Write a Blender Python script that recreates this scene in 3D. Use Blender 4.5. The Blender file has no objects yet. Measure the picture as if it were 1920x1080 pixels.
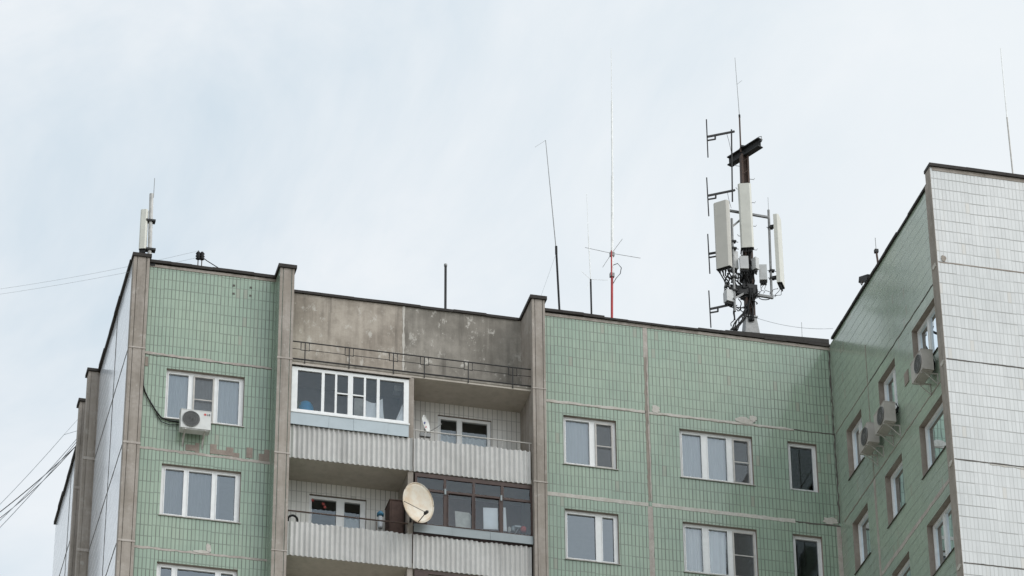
import bpy, math, random
from mathutils import Vector, Matrix
random.seed(7)
R = math.radians
scn = bpy.context.scene
H = 49.28                      # height of the top floor joint above the ground
FPX = 6727.07                  # focal length in pixels of a 1920 px wide frame

# ------------------------------------------------------------------ camera
PIT, YAW, ROLL = R(32.0305), R(14.1617), R(-0.5211)
CAM = Vector((-13.6096, -79.1313, H - 47.6836))
fw = Vector((math.sin(YAW) * math.cos(PIT), math.cos(YAW) * math.cos(PIT), math.sin(PIT)))
rt = Vector((math.cos(YAW), -math.sin(YAW), 0))
up = rt.cross(fw)
rt2 = rt * math.cos(ROLL) + up * math.sin(ROLL)
up2 = -rt * math.sin(ROLL) + up * math.cos(ROLL)
cd = bpy.data.cameras.new('camera')
cam = bpy.data.objects.new('camera', cd)
scn.collection.objects.link(cam)
cam.matrix_world = Matrix(((rt2.x, up2.x, -fw.x, CAM.x), (rt2.y, up2.y, -fw.y, CAM.y), (rt2.z, up2.z, -fw.z, CAM.z), (0, 0, 0, 1)))
cd.sensor_width = 36
cd.lens = FPX / 1920 * 36
cd.clip_end = 5000
scn.camera = cam

# ------------------------------------------------------------------ sky, sun, exposure
SUN_EL, SUN_AZ = R(42), R(131)
w = bpy.data.worlds.new('World')
scn.world = w
w.use_nodes = True
nt = w.node_tree
nt.nodes.clear()
def wn(t, **k):
    n = nt.nodes.new(t)
    for a, b in k.items(): setattr(n, a, b)
    return n
out = wn('ShaderNodeOutputWorld'); bg = wn('ShaderNodeBackground'); bg.inputs['Strength'].default_value = 0.1
sky = wn('ShaderNodeTexSky', sky_type='NISHITA', sun_disc=False, sun_elevation=SUN_EL, sun_rotation=SUN_AZ)
sky.air_density = 1.0; sky.dust_density = 2.0
tc = wn('ShaderNodeTexCoord')
mp = wn('ShaderNodeMapping'); mp.inputs['Rotation'].default_value = (R(20), R(15), R(35)); mp.inputs['Scale'].default_value = (9, 5.5, 16)
nz = wn('ShaderNodeTexNoise'); nz.inputs['Scale'].default_value = 0.9; nz.inputs['Detail'].default_value = 6; nz.inputs['Roughness'].default_value = .6; nz.inputs['Distortion'].default_value = .35
rp = wn('ShaderNodeValToRGB')
rp.color_ramp.elements[0].position = .36; rp.color_ramp.elements[0].color = (6.7, 7.75, 8.6, 1)
rp.color_ramp.elements[1].position = .64; rp.color_ramp.elements[1].color = (8.8, 9.25, 9.65, 1)
nz2 = wn('ShaderNodeTexNoise'); nz2.inputs['Scale'].default_value = 1.1; nz2.inputs['Detail'].default_value = 2
sp = wn('ShaderNodeSeparateXYZ')
mr = wn('ShaderNodeMapRange'); mr.inputs['From Min'].default_value = .13; mr.inputs['From Max'].default_value = .33
brt = wn('ShaderNodeMix', data_type='RGBA', blend_type='MIX'); brt.inputs['B'].default_value = (9.3, 9.7, 9.95, 1)
mix = wn('ShaderNodeMix', data_type='RGBA'); mix.inputs['Factor'].default_value = .95
L = nt.links.new
cb3 = wn('ShaderNodeCombineXYZ')
for i_, v_ in enumerate(((.76, .05, -.64), (.60, -.25, .76), (-.2, .85, -.45))):      # across, along and through the streaks
    dq = wn('ShaderNodeVectorMath', operation='DOT_PRODUCT'); dq.inputs[1].default_value = tuple(c_*(13, 8, 6)[i_] for c_ in v_)
    L(tc.outputs['Generated'], dq.inputs[0]); L(dq.outputs['Value'], cb3.inputs[i_])
L(cb3.outputs[0], nz.inputs['Vector']); L(nz.outputs['Fac'], rp.inputs['Fac'])
L(tc.outputs['Generated'], sp.inputs['Vector']); L(sp.outputs['X'], mr.inputs['Value'])
mm = wn('ShaderNodeMath', operation='MULTIPLY'); mm.inputs[1].default_value = .8
L(mr.outputs['Result'], mm.inputs[0]); L(mm.outputs[0], brt.inputs['Factor']); L(rp.outputs['Color'], brt.inputs['A'])
sdn = wn('ShaderNodeVectorMath', operation='DOT_PRODUCT'); sdn.inputs[1].default_value = (math.sin(SUN_AZ)*math.cos(SUN_EL), math.cos(SUN_AZ)*math.cos(SUN_EL), math.sin(SUN_EL))
L(tc.outputs['Generated'], sdn.inputs[0])
gm = wn('ShaderNodeMapRange', interpolation_type='SMOOTHSTEP'); gm.inputs['From Min'].default_value = .25; gm.inputs['From Max'].default_value = 1.; gm.inputs['To Min'].default_value = 1.; gm.inputs['To Max'].default_value = 2.1
L(sdn.outputs['Value'], gm.inputs['Value'])
gs = wn('ShaderNodeVectorMath', operation='SCALE'); L(brt.outputs['Result'], gs.inputs[0]); L(gm.outputs['Result'], gs.inputs['Scale'])
L(sky.outputs['Color'], mix.inputs['A']); L(gs.outputs['Vector'], mix.inputs['B'])
L(mix.outputs['Result'], bg.inputs['Color']); L(bg.outputs['Background'], out.inputs['Surface'])
sd = bpy.data.lights.new('sun', 'SUN'); sd.energy = 1.25; sd.angle = R(46); sd.color = (1, .965, .92)
so = bpy.data.objects.new('sun', sd); scn.collection.objects.link(so)
sv = Vector((math.sin(SUN_AZ) * math.cos(SUN_EL), math.cos(SUN_AZ) * math.cos(SUN_EL), math.sin(SUN_EL)))
so.rotation_euler = sv.to_track_quat('Z', 'Y').to_euler()
so.location = (30, -40, 90)
scn.view_settings.view_transform = 'Standard'; scn.view_settings.look = 'None'
scn.view_settings.exposure = 0; scn.view_settings.gamma = 1

# ------------------------------------------------------------------ helpers
def at(x, y, X=None, Y=None, Z=None):
    """photo pixel -> point on one of the building's real planes (z measured from the joint)"""
    d = fw * FPX + rt2 * (x - 960) - up2 * (y - 540)
    C = Vector((CAM.x, CAM.y, CAM.z - H))
    t = (X - C.x) / d.x if X is not None else (Y - C.y) / d.y if Y is not None else (Z - C.z) / d.z
    return C + d * t

class MB:
    def __init__(s): s.v = []; s.f = []; s.m = []
    def quad(s, a, b, c, d, mi=0):
        n = len(s.v); s.v += [tuple(a), tuple(b), tuple(c), tuple(d)]; s.f.append((n, n+1, n+2, n+3)); s.m.append(mi); return s
    def poly(s, pts, mi=0):
        n = len(s.v); s.v += [tuple(p) for p in pts]; s.f.append(tuple(range(n, n+len(pts)))); s.m.append(mi); return s
    def box(s, x0, x1, y0, y1, z0, z1, mi=0):
        return s.hexa([(x0,y0,z0),(x1,y0,z0),(x1,y1,z0),(x0,y1,z0)], [(x0,y0,z1),(x1,y0,z1),(x1,y1,z1),(x0,y1,z1)], mi)
    def hexa(s, lo, hi, mi=0):
        n = len(s.v); k = len(lo); s.v += [tuple(p) for p in lo] + [tuple(p) for p in hi]
        s.f.append(tuple(n+i for i in reversed(range(k)))); s.f.append(tuple(n+k+i for i in range(k)))
        for i in range(k): s.f.append((n+i, n+(i+1)%k, n+k+(i+1)%k, n+k+i))
        s.m += [mi]*(k+2); return s
    def obox(s, c, ax, ay, az, hx, hy, hz, mi=0):
        c = Vector(c); X = Vector(ax)*hx; Y = Vector(ay)*hy; Z = Vector(az)*hz
        return s.hexa([c-X-Y-Z, c+X-Y-Z, c+X+Y-Z, c-X+Y-Z], [c-X-Y+Z, c+X-Y+Z, c+X+Y+Z, c-X+Y+Z], mi)
    def beam(s, a, b, wd, ht, mi=0):
        a = Vector(a); b = Vector(b); d = (b-a); l = d.length; d.normalize()
        u = Vector((0,0,1)) if abs(d.z) < .9 else Vector((0,1,0))
        x = d.cross(u).normalized(); y = x.cross(d)
        return s.obox((a+b)/2, d, x, y, l/2, wd/2, ht/2, mi)
    def tube(s, pts, r, n=8, mi=0, r1=None):
        pts = [Vector(p) for p in pts]; k = len(pts); rings = []
        for i, p in enumerate(pts):
            d = (pts[min(i+1, k-1)] - pts[max(i-1, 0)]).normalized()
            u = Vector((0,0,1)) if abs(d.z) < .9 else Vector((0,1,0))
            x = d.cross(u).normalized(); y = x.cross(d)
            rr = r if r1 is None else r + (r1-r)*i/(k-1)
            base = len(s.v)
            for j in range(n):
                t = 2*math.pi*j/n; s.v.append(tuple(p + x*rr*math.cos(t) + y*rr*math.sin(t)))
            rings.append(base)
        for a, b in zip(rings, rings[1:]):
            for j in range(n): s.f.append((a+j, a+(j+1)%n, b+(j+1)%n, b+j)); s.m.append(mi)
        s.f.append(tuple(rings[0]+j for j in reversed(range(n)))); s.f.append(tuple(rings[-1]+j for j in range(n))); s.m += [mi, mi]
        return s
    def plate(s, P, u0, u1, z0, z1, d0, d1, holes=(), mi=0, ms=1, mb=None):
        """a slab in the (u, z) plane between depths d0 and d1 with rectangular holes"""
        us = sorted({u0, u1} | {h[0] for h in holes} | {h[1] for h in holes}); us = [u for u in us if u0-1e-6 <= u <= u1+1e-6]
        zs = sorted({z0, z1} | {h[2] for h in holes} | {h[3] for h in holes}); zs = [z for z in zs if z0-1e-6 <= z <= z1+1e-6]
        def solid(i, j):
            if i < 0 or j < 0 or i >= len(us)-1 or j >= len(zs)-1: return False
            a = (us[i]+us[i+1])/2; b = (zs[j]+zs[j+1])/2
            return not any(h[0] < a < h[1] and h[2] < b < h[3] for h in holes)
        for i in range(len(us)-1):
            for j in range(len(zs)-1):
                if not solid(i, j): continue
                a, b, c, d = us[i], us[i+1], zs[j], zs[j+1]
                s.quad(P(a,d0,c), P(b,d0,c), P(b,d0,d), P(a,d0,d), mi)
                s.quad(P(a,d1,c), P(a,d1,d), P(b,d1,d), P(b,d1,c), ms if mb is None else mb)
                if not solid(i-1, j): s.quad(P(a,d0,c), P(a,d0,d), P(a,d1,d), P(a,d1,c), ms)
                if not solid(i+1, j): s.quad(P(b,d0,c), P(b,d1,c), P(b,d1,d), P(b,d0,d), ms)
                if not solid(i, j-1): s.quad(P(a,d0,c), P(a,d1,c), P(b,d1,c), P(b,d0,c), ms)
                if not solid(i, j+1): s.quad(P(a,d0,d), P(b,d0,d), P(b,d1,d), P(a,d1,d), ms)
        return s
    def build(s, name, mats, parent=None, smooth=False, origin=None):
        if not isinstance(mats, (list, tuple)): mats = [mats]
        if parent is not None: O = Vector(parent['_o'])
        elif origin is not None: O = Vector(origin)
        else:
            xs = [p[0] for p in s.v]; ys = [p[1] for p in s.v]; zs = [p[2] for p in s.v]
            O = Vector(((min(xs)+max(xs))/2, (min(ys)+max(ys))/2, min(zs)))
        me = bpy.data.meshes.new(name)
        me.from_pydata([(x-O.x, y-O.y, z-O.z) for x, y, z in s.v], [], s.f)
        for m in mats: me.materials.append(m)
        for p, mi in zip(me.polygons, s.m):
            p.material_index = min(mi, len(mats)-1); p.use_smooth = smooth
        me.validate(); me.update()
        o = bpy.data.objects.new(name, me); scn.collection.objects.link(o)
        o['_o'] = tuple(O)
        if parent is not None: o.parent = parent
        else: o.location = (O.x, O.y, O.z + H)
        ALL.append(o)
        return o
ALL = []
def tag(o, label, cat, group=None):
    o['label'] = label; o['category'] = cat
    if group: o['group'] = group
    return o
def thing(name, loc, label, cat, group=None):
    o = bpy.data.objects.new(name, None); scn.collection.objects.link(o)
    o['_o'] = tuple(loc); o.location = (loc[0], loc[1], loc[2]+H); o.empty_display_size = .2
    ALL.append(o)
    return tag(o, label, cat, group)
def FX(Y0): return lambda u, d, z: (u, Y0+d, z)       # wall facing the viewer
def SX(X0): return lambda u, d, z: (X0+d, u, z)       # wall facing left

# ------------------------------------------------------------------ materials
class N:
    """tiny wrapper for building node trees"""
    def __init__(s, name):
        s.mat = bpy.data.materials.new(name); s.mat.use_nodes = True; s.t = s.mat.node_tree
        s.b = s.t.nodes['Principled BSDF']; s.out = s.t.nodes['Material Output']
    def n(s, t, **k):
        q = s.t.nodes.new(t)
        for a, b in k.items(): setattr(q, a, b)
        return q
    def put(s, sock, v):
        if isinstance(v, (int, float)): sock.default_value = v
        elif isinstance(v, tuple): sock.default_value = v if len(v) == len(sock.default_value) else v + (1,)
        else: s.t.links.new(v, sock)
    def m(s, op, a, b=0, c=0):
        q = s.n('ShaderNodeMath', operation=op); s.put(q.inputs[0], a); s.put(q.inputs[1], b); s.put(q.inputs[2], c); return q.outputs[0]
    def mixc(s, f, a, b, blend='MIX'):
        q = s.n('ShaderNodeMix', data_type='RGBA', blend_type=blend); s.put(q.inputs['Factor'], f); s.put(q.inputs['A'], a); s.put(q.inputs['B'], b); return q.outputs['Result']
    def pos(s):
        g = s.n('ShaderNodeNewGeometry'); x = s.n('ShaderNodeSeparateXYZ'); s.t.links.new(g.outputs['Position'], x.inputs[0]); s.g = g; return x.outputs
    def comb(s, x, y, z):
        q = s.n('ShaderNodeCombineXYZ'); s.put(q.inputs[0], x); s.put(q.inputs[1], y); s.put(q.inputs[2], z); return q.outputs[0]
    def noise(s, vec, scale, detail=4, rough=.55):
        q = s.n('ShaderNodeTexNoise'); s.put(q.inputs['Vector'], vec); q.inputs['Scale'].default_value = scale; q.inputs['Detail'].default_value = detail; q.inputs['Roughness'].default_value = rough; return q.outputs['Fac']
    def white(s, vec):
        q = s.n('ShaderNodeTexWhiteNoise', noise_dimensions='3D'); s.put(q.inputs['Vector'], vec); return q.outputs['Value']
    def ramp(s, v, a, b, to0=0., to1=1.):
        q = s.n('ShaderNodeMapRange', interpolation_type='SMOOTHSTEP'); s.put(q.inputs['Value'], v); s.put(q.inputs['From Min'], a); s.put(q.inputs['From Max'], b); s.put(q.inputs['To Min'], to0); s.put(q.inputs['To Max'], to1); return q.outputs['Result']
    def fin(s, col, rough=.7, spec=.5, bump=None, bs=.3, metal=0, bd=.02):
        s.put(s.b.inputs['Base Color'], col); s.put(s.b.inputs['Roughness'], rough); s.b.inputs['Specular IOR Level'].default_value = spec; s.b.inputs['Metallic'].default_value = metal
        if bump is not None:
            q = s.n('ShaderNodeBump'); q.inputs['Strength'].default_value = bs; q.inputs['Distance'].default_value = bd; s.put(q.inputs['Height'], bump); s.t.links.new(q.outputs[0], s.b.inputs['Normal'])
        return s.mat

def tiles(name, c1, c2, grout, tw=.1, vline=.8, hline=.7, rough=.1, spec=.5, th_lo=.3111, th_hi=.2866, var=.10, vw=.011, dirt=(.30,.27,.22)):
    k = N(name); p = k.pos()
    nm = k.n('ShaderNodeSeparateXYZ'); k.t.links.new(k.g.outputs['True Normal'], nm.inputs[0])
    side = k.m('GREATER_THAN', k.m('ABSOLUTE', nm.outputs[0]), .5)
    u = k.m('ADD', k.m('MULTIPLY', p[0], k.m('SUBTRACT', 1, side)), k.m('MULTIPLY', p[1], side))
    z = k.m('SUBTRACT', p[2], H)
    th = k.m('SUBTRACT', th_lo, k.m('MULTIPLY', k.m('GREATER_THAN', z, 0), th_lo-th_hi))
    fl = k.m('FLOOR', k.m('DIVIDE', z, 2.8))
    mat = k.m('FLOOR', k.m('DIVIDE', u, .5))
    mo = k.m('MULTIPLY', k.m('SUBTRACT', k.white(k.comb(mat, fl, side)), .5), .028)
    v = k.m('DIVIDE', k.m('ADD', z, mo), th)
    row = k.m('FLOOR', v)
    uo = k.m('MULTIPLY', k.m('SUBTRACT', k.white(k.comb(mat, row, 3.3)), .5), .004)
    cu = k.m('DIVIDE', k.m('ADD', u, uo), tw)
    col = k.m('FLOOR', cu)
    du = k.m('MULTIPLY', k.m('ABSOLUTE', k.m('SUBTRACT', k.m('FRACT', k.m('ADD', cu, .5)), .5)), tw)
    dv = k.m('MULTIPLY', k.m('ABSOLUTE', k.m('SUBTRACT', k.m('FRACT', k.m('ADD', v, .5)), .5)), th)
    colr = k.m('FLOOR', k.m('ADD', cu, .5))
    lv = k.m('MULTIPLY', k.ramp(du, vw*.45, vw*1.05, 1, 0), k.ramp(k.white(k.comb(colr, row, 1.7)), .0, .9, .72*vline, vline))
    lh = k.m('MULTIPLY', k.ramp(dv, .009, .018, 1, 0), k.ramp(k.white(k.comb(mat, k.m('FLOOR', k.m('ADD', v, .5)), 5.1)), .1, .9, .55*hline, hline))
    ln = k.m('MAXIMUM', lv, lh)
    tv = k.white(k.comb(col, row, 9.2))
    big = k.noise(k.comb(u, 0, z), .45, 3)
    base = k.mixc(k.ramp(big, .3, .7), c1, c2)
    base = k.mixc(1., base, k.comb(*[k.m('ADD', 1-var/2, k.m('MULTIPLY', tv, var))]*3), 'MULTIPLY')
    odd = k.m('GREATER_THAN', k.white(k.comb(col, row, 4.4)), .988)
    base = k.mixc(k.m('MULTIPLY', odd, .45), base, dirt)
    edge = k.noise(k.comb(u, 7, z), 1.6, 5, .65)
    base = k.mixc(k.ramp(edge, .52, .78, 0, .35), base, tuple(x*.78 for x in c2))
    st = k.noise(k.comb(k.m('MULTIPLY', u, 5), 0, k.m('MULTIPLY', z, .5)), 1.0, 5)
    base = k.mixc(k.ramp(st, .56, .8, 0, .36), base, dirt)
    col_ = k.mixc(ln, base, grout)
    rg = k.m('ADD', rough, k.m('MULTIPLY', ln, .5))
    h = k.m('SUBTRACT', k.m('MULTIPLY', tv, .12), ln)
    return k.fin(col_, rg, spec, h, .25, 0, .004)

GREEN = tiles('green glazed tiles', (.298,.372,.285), (.252,.330,.258), (.070,.078,.062), vw=.0160, vline=.84, hline=.62)
GREEN_SIDE = tiles('wing side green tiles', (.32,.385,.30), (.285,.35,.28), (.10,.11,.09), vline=.16, hline=.6, rough=.16, spec=1.0)  # same green tiles, base raised above GREEN to lighten the less lit side
WHITE = tiles('white glazed tiles', (.56,.565,.56), (.50,.51,.505), (.20,.195,.18), vline=.42, hline=.75, var=.10, rough=.25, vw=.014, th_hi=.3111, dirt=(.52,.48,.42))
WHITE_SIDE = tiles('white tiles with painted sky tint', (.74,.76,.80), (.68,.71,.76), (.16,.17,.18), vline=.35, hline=.6, var=.1, rough=.12, spec=.9, th_hi=.3111, dirt=(.40,.40,.40))  # brighter, bluer base than WHITE paints in the sky reflection
LOGGIA = tiles('dull white loggia tiles', (.62,.60,.56), (.56,.54,.51), (.14,.13,.12), tw=.13, vline=.75, hline=.35, rough=.4, dirt=(.3,.28,.25))

def concrete(name, a, b, streak=.5, white=.0, rough=.9, top_dark=0., scale=1.):
    k = N(name); p = k.pos(); vec = k.comb(p[0], p[1], p[2])
    n1 = k.noise(vec, 1.3*scale, 6, .6); n2 = k.noise(vec, 9*scale, 5, .6); n4 = k.noise(vec, 45, 3, .6)
    n3 = k.noise(k.comb(k.m('MULTIPLY', p[0], 5), k.m('MULTIPLY', p[1], 5), k.m('MULTIPLY', p[2], .35)), 1, 5, .6)
    c = k.mixc(k.ramp(n1, .3, .7), a, b)
    c = k.mixc(k.ramp(n2, .35, .75, 0, .35), c, tuple(x*.72 for x in a))
    c = k.mixc(k.ramp(n3, .5, .75, 0, streak), c, tuple(x*.5 for x in a))
    c = k.mixc(k.ramp(n3, .5, .28, 0, streak*.5), c, tuple(min(1, x*1.3) for x in b))
    if white:
        w1 = k.noise(k.comb(k.m('MULTIPLY', p[0], 1.5), k.m('MULTIPLY', p[1], 1.5), p[2]), 3.2, 7, .72)
        w2 = k.noise(vec, .6, 2)
        wm = k.m('MULTIPLY', k.ramp(w1, .555, .66), k.ramp(w2, .36, .56))
        c = k.mixc(k.m('MULTIPLY', wm, white), c, (.58,.55,.50))
    c = k.mixc(k.ramp(n4, .3, .8, 0, .2), c, tuple(x*.7 for x in a))
    return k.fin(c, rough, .3, n2, .4, 0, .01)
CONC = concrete('weathered concrete', (.27,.235,.20), (.36,.32,.285), .6, .3)
PANEL = concrete('stained parapet concrete', (.175,.158,.135), (.32,.292,.255), .7, .75, scale=.7)
PANEL_L = concrete('warm stained parapet concrete', (.235,.20,.165), (.42,.37,.315), .7, .6, scale=.7)
SOFFIT = concrete('loggia ceiling plaster', (.44,.395,.34), (.50,.455,.40), .25, .0, scale=.7)
REVEAL = concrete('window reveal mortar', (.24,.20,.17), (.32,.28,.24), .3)
MORTAR = concrete('joint mortar', (.36,.315,.28), (.48,.44,.40), .3, .3, scale=3)
DARKJ = concrete('dark joint', (.085,.078,.068), (.14,.125,.11), .3, scale=3)
BRICKP = concrete('bare backing behind lost tiles', (.245,.20,.17), (.30,.25,.215), .3, .2, scale=4)
PLASTER = concrete('pale plaster patch', (.46,.43,.38), (.56,.53,.49), .2, scale=4)
def plain(name, c, rough=.6, spec=.4, metal=0, var=.25, scale=6., c2=None):
    k = N(name); p = k.pos(); vec = k.comb(p[0], p[1], p[2])
    n1 = k.noise(vec, scale, 5, .65)
    return k.fin(k.mixc(k.ramp(n1, .3, .75), c, c2 or tuple(x*(1-var) for x in c)), rough, spec, n1, .15, metal, .004)
CAP = plain('dark roof flashing', (.034,.029,.025), .7, .25, 0, .4)
BITUMEN = plain('roofing felt', (.04,.037,.034), .9)
PVC = plain('white window plastic', (.74,.74,.73), .35, .5, 0, .1)
PVC_OLD = plain('grimy white window plastic', (.50,.475,.44), .5, .4, 0, .25)
WOOD = plain('brown painted wood', (.062,.034,.026), .55, .4, 0, .45, 9)
IRON = plain('black railing iron', (.022,.02,.019), .6)
RUST = plain('rusty steel', (.095,.062,.048), .8, .3, 0, .5, 12, (.06,.045,.04))
STEEL = plain('grey galvanised steel', (.24,.24,.235), .5, .5, .4, .35, 10)
PALESTEEL = plain('pale zinc steel', (.46,.45,.43), .5, .5, .1, .3, 7)
DKSTEEL = plain('dark grey steel', (.028,.028,.028), .65, .3, 0, .4)
RADOME = plain('pale grey antenna plastic', (.60,.59,.53), .5, .4, 0, .14, 2)
RADOME_B = plain('cream antenna plastic', (.47,.45,.405), .5, .4, 0, .1, 2)
BOXG = plain('light grey radio casing', (.50,.50,.49), .5, .4, 0, .15, 4)
WHIP = plain('white fibreglass', (.82,.82,.8), .4)
REDP = plain('red painted steel', (.42,.03,.03), .5)
CABLE = plain('black cable rubber', (.010,.010,.010), .6, .25)
GCABLE = plain('grey cable', (.42,.44,.46), .6)
ACW = plain('off white air conditioner casing', (.60,.60,.58), .45, .4, 0, .15, 3)
ACB = plain('yellowed air conditioner casing', (.43,.40,.365), .5, .4, 0, .2, 3)
GRILLE = plain('dark fan grille', (.075,.075,.072), .6)
METALBLUE = plain('blue grey sheet metal', (.36,.405,.425), .4, .5, .2, .12, 2)
METALGREY = plain('grey sheet metal', (.22,.245,.25), .4, .5, .3, .15, 2)
CORR = concrete('asbestos cement sheet', (.56,.55,.53), (.47,.46,.44), .55, .0, .85, scale=.8)
DISH = plain('rust stained cream dish enamel', (.66,.615,.53), .5, .4, 0, .2, 3.2, (.56,.42,.28))
ROOM = plain('room wall', (.22,.21,.20), .9)
BRICKIN = plain('pink brick loggia end', (.36,.17,.13), .9)
BLUE = plain('blue plastic', (.03,.34,.62), .4)
DBLUE = plain('faded blue plastic', (.04,.15,.24), .6)
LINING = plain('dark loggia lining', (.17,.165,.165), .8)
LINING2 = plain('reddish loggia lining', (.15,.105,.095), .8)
CLOTH = plain('white cloth', (.86,.88,.90), .9, .1, 0, .08, 3)
BOARD = plain('brown board', (.085,.055,.045), .8, .2, 0, .3)
PINK = plain('pink paper', (.55,.10,.09), .8)
PALEBOX = plain('pale cardboard', (.66,.66,.62), .8)
GREENP = plain('leaf green', (.10,.16,.05), .7)
def glass(name, ior, tint=(1,1,1), rough=.0):
    k = N(name); k.t.nodes.remove(k.b)
    tr = k.n('ShaderNodeBsdfTransparent'); tr.inputs[0].default_value = tint + (1,)
    gl = k.n('ShaderNodeBsdfGlossy'); gl.inputs['Roughness'].default_value = rough
    gl.inputs['Color'].default_value = (.86, .94, 1, 1)
    p = k.pos(); nn = k.noise(k.comb(p[0], p[1], p[2]), .9, 1)
    bp = k.n('ShaderNodeBump'); bp.inputs['Strength'].default_value = .05; bp.inputs['Distance'].default_value = .05; k.put(bp.inputs['Height'], nn); k.t.links.new(bp.outputs[0], gl.inputs['Normal'])
    fr = k.n('ShaderNodeFresnel'); fr.inputs['IOR'].default_value = ior
    mx = k.n('ShaderNodeMixShader'); k.t.links.new(fr.outputs[0], mx.inputs[0]); k.t.links.new(tr.outputs[0], mx.inputs[1]); k.t.links.new(gl.outputs[0], mx.inputs[2]); k.t.links.new(mx.outputs[0], k.out.inputs[0])
    return k.mat
GLASS = glass('double glazing', 2.3, (.93,.95,.95))
LOGLASS = glass('thin loggia glazing', 1.62, (.97,.98,.98))
GLASS_DK = glass('clear glazing', 1.9, (.86,.88,.88))
def screenmat():
    k = N('mosquito net'); tr = k.n('ShaderNodeBsdfTransparent'); mx = k.n('ShaderNodeMixShader'); mx.inputs[0].default_value = .45
    k.b.inputs['Base Color'].default_value = (.13,.13,.13,1); k.b.inputs['Roughness'].default_value = .9
    k.t.links.new(tr.outputs[0], mx.inputs[1]); k.t.links.new(k.b.outputs[0], mx.inputs[2]); k.t.links.new(mx.outputs[0], k.out.inputs[0])
    return k.mat
NET = screenmat()
def curtainmat(name, c, fac):
    k = N(name); tr = k.n('ShaderNodeBsdfTransparent'); mx = k.n('ShaderNodeMixShader')
    p = k.pos(); nn = k.noise(k.comb(k.m('MULTIPLY', p[0], 16), k.m('MULTIPLY', p[1], 4), k.m('MULTIPLY', p[2], .5)), 1, 3)
    k.put(k.b.inputs['Base Color'], k.mixc(k.ramp(nn, .3, .7), c, tuple(x*.85 for x in c))); k.b.inputs['Roughness'].default_value = .95
    mx.inputs[0].default_value = fac
    k.t.links.new(tr.outputs[0], mx.inputs[1]); k.t.links.new(k.b.outputs[0], mx.inputs[2]); k.t.links.new(mx.outputs[0], k.out.inputs[0])
    return k.mat
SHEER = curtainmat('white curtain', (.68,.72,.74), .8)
FOLDS = curtainmat('gathered white curtain', (.85,.86,.86), .97)
SHEER2 = curtainmat('thin sheer curtain', (.6,.64,.68), .5)

# ------------------------------------------------------------------ ground
g = MB(); g.quad((-1500,-1500,-H), (1500,-1500,-H), (1500,1500,-H), (-1500,1500,-H))
k = N('ground'); p = k.pos(); n1 = k.noise(k.comb(p[0], p[1], 0), .08, 6)
grd = k.fin(k.mixc(k.ramp(n1, .4, .6), (.26,.25,.20), (.36,.34,.31)), .95, .2)
go = g.build('ground', grd, origin=(0,0,-H)); go['kind'] = 'structure'

# ------------------------------------------------------------------ the building
XL, XP1, XP2a, XP2b, XP3a, XP3b, XJ, XC, XF, YF = -3.87, -3.45, -.06, .33, 6.74, 7.10, 10.03, 15.27, 15.03, -8.83
ZT = 2.72
YEND = 14.8
B = thing('apartment_building', (6, 3, -H), 'tall prefabricated block clad in green and white tiles with concrete fins', 'apartment building')
FL = [0, 1, 2]
def rows(u0, u1, ks=(0, 1, 2)): return [(u0, u1, -1.84-2.8*k, -.37-2.8*k) for k in ks]
hW1 = rows(-2.83, -.79); hW4 = rows(7.72, 9.16); hW6 = rows(10.90, 12.92); hW8 = rows(13.91, 14.72)
hA = rows(-2.09, -.87, (0, 1)); hBw = rows(-4.78, -3.48); hC = rows(-7.79, -6.1)
DW = .34
wl = MB().plate(FX(0), XP1, XP2a, -H, ZT, 0, DW, hW1).build('wall', [GREEN, REVEAL], B)
wm = MB().plate(FX(0), XP3b, XJ, -H, ZT, 0, DW, hW4).build('wall', [GREEN, REVEAL], B)
wr = MB().plate(FX(0), XJ, XC, -H, ZT, 0, DW, hW6+hW8).build('wall', [GREEN, REVEAL], B)
ws = MB().plate(SX(XC), YF+.33, 0, -H, 2.80, 0, DW, hA+hBw+hC).build('wall', [GREEN_SIDE, REVEAL], B)
ws['label'] = 'shaded green side wall of the projecting wing'
wf = MB().plate(FX(YF), XF, 24, -H, 2.84, 0, .33, []).build('wall', [WHITE, CONC], B)
wf['label'] = 'white tiled end wall of the projecting wing'
ww = MB().plate(SX(XL), .0, YEND, -H, 2.72, 0, .3, []).build('wall', [WHITE_SIDE, CONC], B)
ww['label'] = 'white tiled wall turning the left corner, its colour tinted as by reflected sky'
bk = MB(); bk.box(XL+.3, 24, YEND-.3, YEND, -H, 2.7); bk.box(23.7, 24, YF+.33, YEND-.3, -H, 2.7)
bk.build('wall', WHITE_SIDE, B)
# loggia back wall and recessed parapet
lb = MB().plate(FX(.75), XP2b, XP3a, -H, 0.02, 0, .3, [(4.5,5.95,-1.84,-.37), (1.12,2.62,-4.64,-3.16)]).build('wall', [LOGGIA, REVEAL], B)
lb['label'] = 'dull white tiled back wall of the loggias'
pp = MB(); pp.box(XP2b, 3.495, .55, .8, .12, 2.72, 1); pp.box(3.525, XP3a, .55, .8, .12, 2.72, 0)
pp = pp.build('parapet', [PANEL, PANEL_L], B); pp['label'] = 'stained bare concrete parapet above the loggias'
sm = MB(); n = 26
random.seed(3)
prev = None
for i in range(n+1):
    z = .12 + (2.72-.12)*i/n; a = 3.51 + random.uniform(-.007,.007); wv = random.uniform(.014,.038)
    cur = ((a-wv, .543, z), (a+wv, .543, z))
    if prev: sm.quad(prev[0], prev[1], cur[1], cur[0])
    prev = cur
sm.build('mortar_seam', PLASTER, pp)
# roof slabs
rf = MB(); rf.box(XL+.3, XC+.34, .8, YEND-.3, 2.2, 2.4); rf.box(XC+.34, 23.7, YF+.33, YEND-.3, 2.2, 2.4)
rf.box(XP1, XP2a, DW, .8, 2.2, 2.4); rf.box(XP3b, XC+.34, DW, .8, 2.2, 2.4)
rf.build('roof', BITUMEN, B)
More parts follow.
